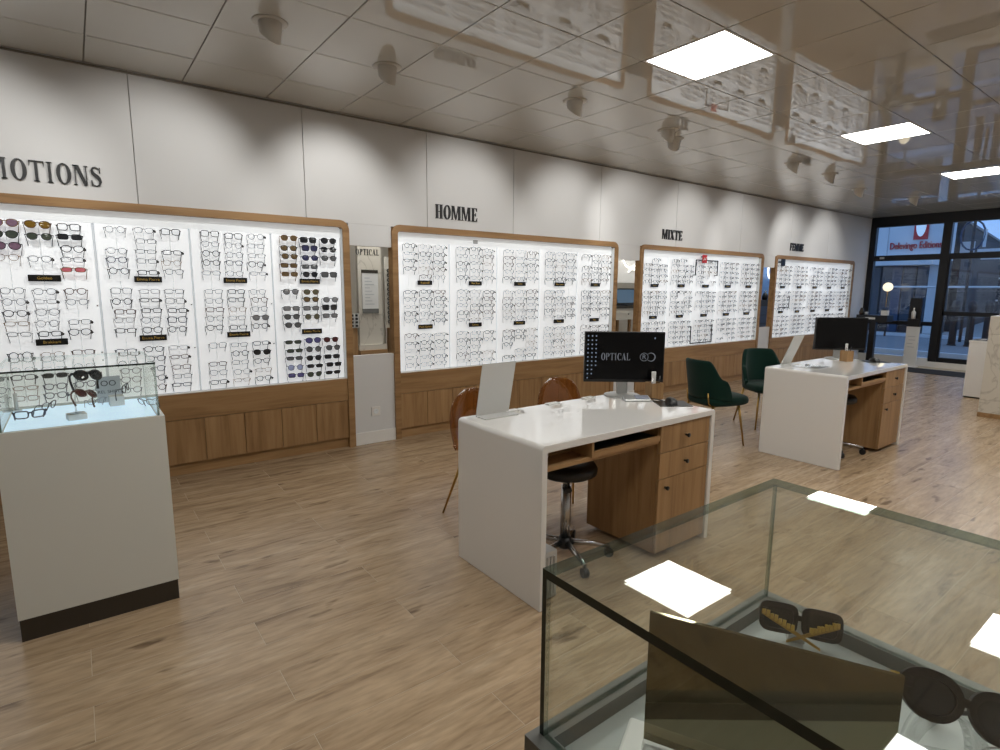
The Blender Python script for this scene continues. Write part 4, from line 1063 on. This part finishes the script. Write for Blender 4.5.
def big_sunglasses(loc, rot, label, shape, gold, letters=False, fold=0.0, scale=1.0):
    t = put('sunglasses', None, None, loc, rot, label, 'sunglasses')
    t.scale = (scale,) * 3
    fr = MB()
    for sx in (-1, 1):
        P_ = rim_pts(shape, sx, 28)
        # thick flat rim: outer/inner ribbon
        cx = sx * 0.0345
        O = [(cx + (p_[0] - cx) * 1.16, p_[2] * 1.20 + 0.001) for p_ in P_]; I = [(cx + (p_[0] - cx) * 0.88, p_[2] * 0.84) for p_ in P_]
        fr.ribbon(O, I, lambda u, v, q: (u, q + 0.006 * (abs(u) / 0.065) ** 2, v), -0.002, 0.003, closed=True)
        fr.box(sx * 0.060 - 0.006, sx * 0.060 + 0.007, 0.001, 0.009, 0.002, 0.014)
    fr.box(-0.010, 0.010, -0.002, 0.003, 0.001, 0.010)
    put('frame', (fr, 'black'), t)
    for sx in (-1, 1):
        q = MB(); P_ = rim_pts(shape, sx, 28); k = len(P_); cx = sx * 0.0345
        q.v = [(cx + (p_[0] - cx) * 0.9, p_[1] + 0.001, p_[2] * 0.86) for p_ in P_] + [(cx, 0.001, 0)]
        for i in range(k): q.face((i, (i + 1) % k, k), 0, True)
        put('lens', (q, LENSM['dark']), t)
        q = MB()
        if letters:
            q.prism([(0.006, 0.012), (0.03, 0.006), (0.13, -0.026), (0.13, -0.030), (0.03, -0.003), (0.006, 0.004)], lambda u, v, w_: (w_, (u - 0.006) * 0.8, v), -0.0012, 0.0012)
        else:
            q.tube([(0, 0.0, 0.009), (0, 0.044, 0.007), (-sx * 0.002, 0.094, -0.004), (-sx * 0.006, 0.129, -0.022)], [0.004, 0.0032, 0.003, 0.0045], 6)
        te = put('temple', (q, 'gold' if gold else 'black'), t, (sx * 0.066, 0.006, 0), (0, 0, sx * fold * (1.0 if sx > 0 else 1.12)))
        if letters:
            q = MB()
            for i in range(8):
                u = 0.012 + i * 0.0068; zc = 0.0145 - (u - 0.012) * 0.32
                q.box(-0.0022, 0.0022, u - 0.006, u - 0.0015, zc - 0.011, zc - 0.003 + 0.002 * (i % 2))
            put('temple_letters', (q, 'goldtxt'), te)
        else:
            q = MB(); q.box(-0.0045, 0.0045, 0.0, 0.016, 0.004, 0.013); put('hinge_plate', (q, 'goldtxt'), te)
    return t
pa = atz(800, 634, 0.915)
hd = Vector((1.032 - 0.949, -4.612 + 4.496)); rz_ = math.atan2(hd.y, hd.x)
big_sunglasses((pa.x + 0.012, pa.y + 0.008, ZD + 0.046), (rad(18), rad(-3), rz_ + rad(180)), 'black sunglasses with gold lettered temples on a small clear stand', 'square', True, True, rad(62))
t = thing('eyewear_stand', 'small clear stand under the gold-templed sunglasses', 'stand', (pa.x, pa.y, ZD), rz_)
m = MB(); m.prism([(-0.014, 0.0), (0.014, 0.0), (0.011, 0.045), (0.0, 0.056), (-0.011, 0.045)], lambda u, v, q: (u, q, v), 0.022, 0.040); put('nose_block', (m, 'frost'), t)
pb = atz(966, 709, 0.995)
big_sunglasses((pb.x, pb.y, 0.995), (rad(-30), rad(14), rz_ + rad(2)), 'big black oval sunglasses with gold hinges on a clear arched stand', 'aviator', False, False, rad(8), 1.12)
t = thing('eyewear_stand', 'clear arched acrylic stand under the oval sunglasses', 'stand', (pb.x - 0.01, pb.y, ZD), rz_)
m = MB(); m.grid(lambda u, v: (0.045 * math.cos(math.pi * u) * (1 - .2 * v), 0.01 + 0.05 * v, 0.001 + 0.09 * math.sin(math.pi * u) * (1 - 0.15 * v)), 20, 2); o = put('arch', (m, 'acryl'), t)
sd = o.modifiers.new('thick', 'SOLIDIFY'); sd.thickness = 0.004
boxo('foot', 'acryl', (-0.055, 0.055, -0.02, 0.07, 0, 0.004), t)
pc = atz(960, 728, 0.92)
eyewear('eyeglasses', (pc.x + 0.035, pc.y - 0.06, ZD + 0.042), 0, 0, 'panto', 0.0014, 'silver', 'clear', 'thin silver rimless eyeglasses lying before the clear arched stand', 'eyeglasses', None, rot=(rad(15), 0, rz_ + rad(60)), scale=0.9)

# ------------------------------------------------------------------ right-hand counter, marble column, mat
t = thing('reception_counter', 'plain white counter beside the entrance', 'counter', (10.08, -2.65, 0))
boxo('body', 'white', (0, 0.55, -1.3, 0, 0.02, 0.787), t, bevel=0.004); boxo('plinth', 'kick', (0.02, 0.53, -1.28, -0.01, 0, 0.02), t); boxo('countertop', 'white', (-0.004, 0.555, -1.305, 0.006, 0.787, 0.818), t, bevel=0.004)
p = atx(988.5, 343, 10.2)
t = thing('card_display', 'white upright display card on the reception counter', 'display card', (10.2, p.y - 0.02, 0.818))
boxo('card', 'paper', (0, 0.012, -0.09, 0.03, 0.0, 0.27), t); boxo('foot', 'blackm', (-0.05, 0.06, -0.10, 0.04, 0.0, 0.006), t)
t = thing('marble_column', 'square cream marble column on an oak base', 'column', (8.665, -3.14, 0))
boxo('base', 'oak_h', (0, 0.6, -0.75, 0, 0, 0.055), t); boxo('shaft', 'marble', (0.0, 0.6, -0.75, -0.004, 0.055, 1.0), t); boxo('cap', 'marble', (-0.002, 0.6, -0.75, -0.002, 1.003, 1.215), t)
p0, p1 = atz(905, 366.5, 0), atz(966, 371, 0)
boxo('door_mat', 'mat', (12.35, 13.10, -2.75, -0.90, 0, 0.008), label='charcoal door mat inside the entrance', cat='mat')

# ------------------------------------------------------------------ storefront
mull = [-0.035, -1.30, -2.40, -3.6, -4.8, -6.0, YF]
frame_root = put('window_frame_run', None, kind='structure'); frame_root.name = 'trim_2'
boxo('head_beam', 'blackm', (XE - 0.02, XE + 0.10, YF, 0.02, 2.80, HC + 0.01), frame_root)
boxo('sill', 'base', (XE - 0.02, XE + 0.10, -1.24, 0.02, 0.0, 0.17), frame_root); boxo('sill', 'base', (XE - 0.02, XE + 0.10, YF, -2.44, 0.0, 0.17), frame_root)
boxo('threshold', 'base', (XE - 0.02, XE + 0.10, -2.44, -1.24, 0.0, 0.11), frame_root)
for i, y in enumerate(mull):
    wd = 0.055 if i == 0 else 0.07
    boxo('mullion', 'blackm', (XE - 0.02, XE + 0.09, y - wd, y + wd, 0.11 if i in (1, 2) else 0.17, 2.80), frame_root)
for i in range(len(mull) - 1):
    ya, yb = mull[i + 1] + 0.07, mull[i] - (0.055 if i == 0 else 0.07)
    door = i == 1
    s_ = put('door_1' if door else 'window_%d' % (i + 1 if i == 0 else i), None, kind='structure')
    boxo('transom_bar', 'blackm', (XE, XE + 0.07, ya, yb, 2.11, 2.22), s_)
    boxo('fanlight_pane', 'window_glass', (XE + 0.035, XE + 0.043, ya, yb, 2.22, 2.80), s_)
    zr = (1.03, 1.11) if door else (0.81, 0.89)
    z0 = 0.11 if door else 0.17
    boxo('mid_rail', 'blackm', (XE, XE + 0.07, ya, yb, zr[0], zr[1]), s_)
    if door:
        boxo('bottom_rail', 'blackm', (XE, XE + 0.07, ya, yb, z0, 0.20), s_); z0 = 0.20
        boxo('stile', 'blackm', (XE, XE + 0.06, yb - 0.03, yb, 0.20, 2.11), s_); boxo('stile', 'blackm', (XE, XE + 0.06, ya, ya + 0.05, 0.20, 2.11), s_)
        m = MB(); m.tube([(XE - 0.05, ya + 0.08, 0.8), (XE - 0.05, ya + 0.08, 1.5)], 0.012, 8)
        for zz in (0.85, 1.45): m.tube([(XE - 0.05, ya + 0.08, zz), (XE + 0.01, ya + 0.03, zz)], 0.008, 6)
        put('pull_handle', (m, 'steel'), s_)
        ya, yb = ya + 0.05, yb - 0.03
    boxo('upper_pane', 'window_glass', (XE + 0.03, XE + 0.038, ya, yb, zr[1], 2.11), s_)
    boxo('lower_pane', 'window_glass', (XE + 0.03, XE + 0.038, ya, yb, z0, zr[0]), s_)
# door closer box on the transom
boxo('door_sensor', 'silver', (XE - 0.03, XE, -0.28, -0.20, 2.15, 2.19), label='small silver sensor on the storefront transom bar', cat='sensor')

# things standing at the window
t = thing('window_stand', 'black pedestal stand at the storefront window, carrying small ornaments', 'stand', (13.05, -0.38, 0))
boxo('foot', 'blackm', (-0.16, 0.16, -0.16, 0.16, 0, 0.02), t); boxo('post', 'blackm', (-0.05, 0.05, -0.055, 0.055, 0.02, 0.88), t); boxo('tray', 'blackm', (-0.16, 0.16, -0.29, 0.27, 0.88, 1.01), t)
boxo('label_plate', 'paper', (-0.165, -0.16, -0.08, 0.10, 0.925, 0.965), t)
p = atx(888, 287, 13.12)
t = thing('globe_lamp', 'glowing round white globe lamp on a thin stem at the window', 'lamp', (13.12, p.y, 1.01))
r_ = 0.088
m = MB(); m.lathe([(0.0, 0.0), (0.06, 0.0), (0.06, 0.012), (0.0, 0.012)], n=16); put('foot', (m, 'gold'), t)
m = MB(); m.tube([(0, 0, 0.012), (0, 0, p.z - 1.01 - r_ + 0.01)], 0.006, 8); put('stem', (m, 'gold'), t)
m = MB(); m.lathe([(r_ * math.sin(math.pi * i / 14), -r_ * math.cos(math.pi * i / 14)) for i in range(15)], n=24); put('globe', (m, 'lamp'), t, (0, 0, p.z - 1.01))
for i, (dy, kind_) in enumerate(((-0.22, 0), (0.20, 1), (0.11, 2))):
    t = thing('ornament', ['white box with a dark cap on the black window stand', 'small dark rounded vase on the black window stand', 'short grey cup on the black window stand'][i], 'ornament', (12.95, -0.38 + dy, 1.01))
    if kind_ == 0:
        boxo('box', 'paper', (-0.05, 0.05, -0.06, 0.06, 0, 0.10), t, bevel=0.01); m = MB(); m.lathe([(0.05, 0.10), (0.055, 0.12), (0.03, 0.16), (0, 0.165)], n=14); put('cap', (m, 'navy'), t)
    elif kind_ == 1:
        m = MB(); m.lathe([(0.0, 0), (0.035, 0), (0.05, 0.05), (0.03, 0.11), (0.022, 0.14), (0.0, 0.14)], n=16); put('vase', (m, 'kick'), t)
    else:
        m = MB(); m.lathe([(0.0, 0), (0.03, 0), (0.034, 0.06), (0.0, 0.06)], n=14); put('cup', (m, 'silver'), t)
t = thing('sanitizer_totem', 'white printed totem with a black top and pump bottle by the entrance', 'totem', (13.25, -1.02, 0))
boxo('panel', 'paper', (-0.02, 0.02, -0.11, 0.11, 0.0, 0.80), t); boxo('foot', 'paper', (-0.12, 0.12, -0.12, 0.12, 0.0, 0.012), t)
boxo('head', 'blackm', (-0.025, 0.03, -0.10, 0.10, 0.80, 1.36), t); boxo('drip_tray', 'blackm', (-0.14, -0.025, -0.08, 0.08, 0.94, 0.955), t)
m = MB(); m.lathe([(0.0, 0.955), (0.034, 0.955), (0.036, 1.09), (0.012, 1.12), (0.012, 1.17), (0.0, 1.17)], c=(-0.08, 0, 0), n=16); put('bottle', (m, 'paper'), t)
m = MB()
for k, (a_, b_) in enumerate(((-0.05, 0.07), (-0.06, 0.05), (-0.02, 0.08), (-0.05, 0.06))): m.box(-0.0212, -0.0202, a_, b_, 0.60 - k * 0.07, 0.612 - k * 0.07)
put('printed_lines', (m, 'grey'), t)

# ------------------------------------------------------------------ outside
boxo('ground', 'pave', (XE + 0.1, 60, -30, 30, -0.12, -0.01), kind='structure')
boxo('street', 'asphalt', (16.0, 22.0, -30, 30, -0.012, -0.004), kind='structure')
boxo('kerb', 'facade', (15.85, 16.0, -30, 30, -0.012, 0.09), kind='structure'); boxo('kerb_far', 'facade', (22.0, 22.15, -30, 30, -0.012, 0.09), kind='structure')
bA = thing('shop_building', 'pale clad shop across the street with red lettering', 'building', (24.0, 1.60, 0))
boxo('upper_wall', 'facade', (0, 1.2, 0, 10, 2.55, 5.6), bA)
for k in range(6): boxo('cladding_panel', 'facade', (-0.03, 0, 0.02 + k * 1.66, 1.66 * (k + 1) - 0.02, 2.62, 5.6), bA)
boxo('fascia_strip', 'facade', (-0.9, 0, 0, 10, 2.38, 2.55), bA)
boxo('shopfront_core', 'facade_dark', (0.12, 1.2, 0, 10, 0, 2.55), bA)
for k in range(9):
    y0 = 0.05 + k * 1.1
    g_ = boxo('shop_window', 'shopglass', (0.04, 0.11, y0 + 0.25, y0 + 1.05, 0.25, 2.36), bA); boxo('window_bar', 'blackm', (0.02, 0.04, y0 + 0.62, y0 + 0.67, 0.25, 2.36), g_)
    boxo('pillar', 'facade' if k % 2 == 0 else 'navy', (-0.04, 0.12, y0 - 0.04, y0 + 0.25, 0, 2.38), bA)
    for z in (0.7, 1.05, 1.4): boxo('display_shelf', 'facade_dark', (0.02, 0.04, y0 + 0.27, y0 + 0.60, z, z + 0.03), g_)
e0, e1 = atx(891, 240, 23.95), atx(941, 252, 23.95)
rl = textmesh('Delevingo Editions', 0.34, 0.03, 'red')
xs = [v.co.x for v in rl.vertices]; sc = abs(e0.y - e1.y) / (max(xs) - min(xs))
o = put('shop_lettering', rl, bA, (-0.06, (e0.y + e1.y) / 2 - 1.60, 3.08), (rad(90), 0, rad(-90)))
o.scale = (sc, 1.0, 1)
s0, s1 = atx(914.5, 226, 23.95), atx(928, 241, 23.95)
sy = (s0.y + s1.y) / 2 - 1.60
pg = boxo('sign_plate', 'red', (-0.09, -0.03, sy - 0.21, sy + 0.21, 3.28, 4.2), bA)
m = MB(); m.prism([(-0.15, 0.86), (0.15, 0.86)] + [(0.15 * math.cos(a * math.pi / 10), 0.5 - 0.42 * math.sin(a * math.pi / 10)) for a in range(11)], lambda u, v, q: (q, sy - u, 3.30 + v), -0.12, -0.09); put('shield', (m, mat('white_shield', srgb(240, 250, 255), 0.4, emis=(0.7, 0.9, 1, 1), es=0.25)), pg)
bB = thing('grey_building', 'dark grey rendered building beyond the entrance door', 'building', (25.0, 1.2, 0))
k1, k2, k3 = atx(944, 235, 26), atx(966, 222, 26), atx(1004, 241, 40)
foot = [(1.0, k1.y - 1.2), (1.0, k2.y - 1.2), (15.0, k3.y - 1.2), (15.0, k3.y + 1.5), (7.0, k1.y + 0.6)]
hB = k2.z
m = MB(); m.prism(list(reversed(foot)), lambda u, v, q: (u, v, q), 0, hB); put('walls', (m, 'facade_dark'), bB)
w0, w1 = atx(961, 242, 25.95), atx(974, 251, 25.95)
boxo('side_window', 'facade', (0.94, 1.0, w1.y - 1.2, w0.y - 1.2, w1.z - 0.1, w0.z), bB)
m = MB(); m.prism(list(reversed([(u - 0.08, v - 0.05) for u, v in foot])), lambda u, v, q: (u, v, q), hB, hB + 0.1); put('roof_slab', (m, 'blackm'), bB)
bC = thing('far_building', 'low far building with rows of windows behind the bollards', 'building', (44.0, -4, 0))
boxo('walls', 'facade_dark', (0, 6, -12, 9, 0, 3.0), bC); boxo('roof_band', 'facade', (-0.1, 6, -12, 9, 3.0, 3.3), bC)
for k in range(12):
    f_ = boxo('window', 'facade', (-0.06, 0, -11 + k * 1.65, -9.8 + k * 1.65, 0.9, 2.3), bC); boxo('pane', 'shopglass', (-0.08, -0.06, -10.9 + k * 1.65, -9.9 + k * 1.65, 1.0, 2.2), f_)
m = MB(); m.lathe([(0.09, 0.0), (0.08, 1.0), (0.10, 1.03), (0.10, 1.12), (0.08, 1.22), (0.0, 1.27)], n=12); bme = m.mesh('bollard', 'facade_dark')
m2 = MB(); m2.lathe([(0.0, 0), (0.11, 0), (0.11, 0.03), (0, 0.03)], n=12); fme = m2.mesh('foot', 'blackm')
for px_ in (940, 957, 974, 991):
    b_ = atx(px_, 300, 19.5)
    t = thing('bollard', 'dark street bollard on the pavement outside the entrance', 'bollard', (19.5, b_.y, 0), group='bollards outside the entrance')
    put('post', bme, t); put('foot', fme, t)
g0, g1 = atx(938, 287, 21.5), atx(1002, 286, 21.5)
t = thing('guard_rail', 'pale horizontal guard rail along the street beyond the bollards', 'guard rail', (21.5, g0.y, 0))
m = MB(); m.tube([(0, 1.5, g0.z), (0, g1.y - g0.y - 2, g0.z)], 0.035, 8); put('rail', (m, 'facade'), t)
for k in range(5): put('post', (MB().tube([(0, 1.3 - k * 1.4, 0), (0, 1.3 - k * 1.4, g0.z)], 0.03, 8), 'facade_dark'), t)
t = thing('street_sign', 'round street sign on a post outside the entrance', 'street sign', (21.0, atx(973, 240, 21).y, 0))
m = MB(); m.tube([(0, 0, 0), (0, 0, 3.6)], 0.04, 8); put('post', (m, 'facade_dark'), t)
m = MB(); m.tube([(-0.06, 0.28 * math.cos(a * .3927), 3.1 + 0.42 * math.sin(a * .3927)) for a in range(16)], 0.026, 6, True); put('ring', (m, 'navy'), t)
m = MB(); m.box(-0.08, -0.05, -0.95, -0.15, 2.62, 2.70); m.box(-0.08, -0.05, -0.95, -0.25, 2.40, 2.48); m.box(-0.08, -0.05, -0.32, -0.25, 2.75, 3.25); put('white_bars', (m, 'facade'), t)

# ------------------------------------------------------------------ back room things seen through the gaps
def ry(px, py, y): return aty(px, py, y)
Yb = 1.0
a0, a1 = ry(357, 247, Yb), ry(383, 346, Yb)
t = thing('marble_panel', 'cream marble panel with the word OPTICAL and a lit list board, in the back room', 'panel', (a0.x, Yb, 0))
wp = a1.x - a0.x
boxo('slab', 'marble', (0, wp, 0, 0.06, 0.86, 2.0), t)
boxo('cabinet', 'oak_h', (-0.02, wp + 0.03, -0.06, 0.10, 0.0, 0.80), t); boxo('step', 'marble', (-0.02, wp + 0.03, -0.03, 0.06, 0.80, 0.86), t)
word('OPTICAL', -0.02, wp * 1.0, 1.885 - 0.03, 0.065, 0.0, 0.003, '', 'letter', 'lettering', False, t)
b0, b1 = ry(362, 271, Yb - .02), ry(379, 313, Yb - .02)
bd = boxo('list_board', 'paper', (b0.x - a0.x, b1.x - a0.x, -0.014, 0, b1.z + 0.05, b0.z - 0.02), t)
boxo('top_bar', 'kick', (b0.x - a0.x, b1.x - a0.x, -0.018, 0, b0.z - 0.02, b0.z + 0.015), bd); boxo('bottom_bar', 'rim', (b0.x - a0.x, b1.x - a0.x, -0.018, 0, b1.z, b1.z + 0.05), bd)
m = MB()
for k in range(9): m.box(b0.x - a0.x + 0.03, b0.x - a0.x + 0.09 + 0.05 * ((k * 7) % 3) / 2, -0.0155, -0.014, b0.z - 0.08 - k * 0.036, b0.z - 0.072 - k * 0.036)
put('printed_lines', (m, 'grey'), bd)
t = thing('key_rack', 'white rack with black knobs on the back room wall', 'rack', (ry(355, 321, Yb - .05).x, Yb - 0.05, ry(355, 328, Yb - .05).z))
boxo('board', 'paper', (-0.055, 0.045, 0, 0.01, 0, 0.16), t); boxo('post', 'oak', (-0.04, 0.03, 0.01, 0.03, -t.location.z, 0.0), t)
for i in range(2):
    for j in range(4): boxo('knob', 'black', (-0.045 + i * 0.05, -0.02 + i * 0.05, -0.012, 0, 0.012 + j * 0.038, 0.036 + j * 0.038), t)
g0, g1 = ry(384, 270, 1.25), ry(394, 330, 1.25)
t = thing('glasses_rack', 'pegboard hung with dark spectacles in the back room', 'rack', (g0.x, 1.25, 0))
boxo('board', 'niche', (0, 0.42, 0, 0.03, 0.0, 1.86), t)
for i in range(2):
    for j in range(12):
        m = MB()
        for sx in (-1, 1): m.tube([(sx * 0.03 + 0.026 * math.cos(a * .785), 0, 0.018 * math.sin(a * .785)) for a in range(8)], 0.006, 4, True)
        put('spectacles', (m, 'black'), t, (0.09 + i * 0.15, -0.008, 1.70 - j * 0.055))
boxo('cabinet', 'oak', (0.02, 0.40, -0.10, 0.0, 0.0, 1.02), t)
# second gap: counter with laptop, neon strokes
c0, c1 = ry(616, 306, Yb), ry(640, 306, Yb)
zc_ = c0.z
t = thing('tall_counter', 'beige counter with a drawer behind the second wall gap', 'counter', (c0.x - 0.15, Yb, 0))
Wc = c1.x - c0.x + 0.5
boxo('top', 'kick', (0, Wc, 0, 0.5, zc_ - 0.04, zc_), t); dr = boxo('drawer', 'niche', (0.02, Wc - 0.02, 0.01, 0.48, zc_ - 0.22, zc_ - 0.041), t)
m = MB(); m.lathe([(0.006, 0), (0.006, 0.015), (0.013, 0.02), (0.0, 0.026)], n=10); put('knob', (m, 'black'), dr, (0.45, 0.01, zc_ - 0.13), (rad(90), 0, 0))
for x in (0.03, Wc - 0.07): 
    for y in (0.02, 0.44): boxo('leg', 'oak', (x, x + 0.04, y, y + 0.04, 0, zc_ - 0.22), t)
boxo('cross_post', 'oak', (0.45, 0.49, 0.22, 0.26, 0, zc_ - 0.22), t)
l0, l1 = ry(619, 290, Yb + .2), ry(637, 305, Yb + .2)
t = thing('laptop', 'open black laptop with a blue screen on the beige counter', 'laptop', (l0.x, Yb + 0.12, zc_), 0)
wl = l1.x - l0.x + 0.05
boxo('keyboard_base', 'black', (0, wl, -0.10, 0.12, 0, 0.018), t)
lid = put('lid', (MB().box(0, wl, -0.006, 0.006, 0, 0.26), 'black'), t, (0, 0.115, 0.018), (rad(-12), 0, 0))
boxo('screen', 'laptop', (0.015, wl - 0.015, -0.008, -0.006, 0.02, 0.24), lid)
t = thing('light_tube', 'crossed glowing white light tubes on the back room wall', 'light', (7.0, 1.2, 1.6))
def nb(pts): return [tuple(ry(x, y, 1.2) - Vector((7.0, 1.2, 1.6))) for x, y in pts]
m = MB(); m.tube(nb([(623, 260), (626, 266), (631, 268.5), (638, 270.5)]), 0.013, 8); put('curved_tube', (m, 'neon'), t)
m = MB(); m.tube(nb([(628.5, 272), (633, 267.5), (639, 263.5)]), 0.012, 8); put('straight_tube', (m, 'neon'), t)
boxo('support', 'base', (-0.25, 0.75, 0.02, 0.035, 0.0, 0.5), t); boxo('bracket_post', 'base', (0.2, 0.26, 0.035, 1.1, 0.1, 0.2), t)
# third gap: blue wall, ring light, dark counter
q0 = ry(760, 300, 1.0); q1 = ry(776, 300, 1.0)
boxo('blue_partition', 'blue', (q0.x - 0.3, q1.x + 0.4, 1.2, 1.25, 0, 2.3), label='blue partition behind the third wall gap', cat='partition')
rc = ry(772.5, 271, 1.15)
t = thing('ring_light', 'glowing white ring light on the blue partition', 'light', (rc.x, 1.155, rc.z))
m = MB(); m.tube([(0.17 * math.cos(a * math.pi / 12), 0, 0.17 * math.sin(a * math.pi / 12)) for a in range(24)], 0.018, 8, True); put('ring', (m, 'neon'), t)
boxo('bracket', 'blackm', (-0.01, 0.01, 0.0, 0.045, -0.17, -0.15), t)
z3 = ry(762, 300, 0.9).z
t = thing('dark_cabinet', 'dark blue cabinet before the blue partition', 'cabinet', (q0.x - 0.25, 0.85, 0))
boxo('body', 'navy', (0, 1.1, 0, 0.3, 0, z3 - 0.12), t); boxo('top_band', 'black', (-0.01, 1.11, -0.01, 0.31, z3 - 0.12, z3), t)
for k in range(3): boxo('drawer_line', 'blackm', (0.02, 1.08, -0.004, 0, z3 - 0.30 - k * 0.17, z3 - 0.29 - k * 0.17), t)
t = thing('ornament', 'dark ornament with a bright top on the dark blue cabinet', 'ornament', (ry(766, 297, 0.95).x, 0.97, z3))
m = MB(); m.lathe([(0.0, 0), (0.05, 0), (0.06, 0.08), (0.03, 0.14), (0, 0.15)], n=14); put('jar', (m, 'black'), t); m = MB(); m.lathe([(0.0, 0.15), (0.025, 0.155), (0.02, 0.18), (0, 0.185)], n=10); put('stopper', (m, 'steel'), t)
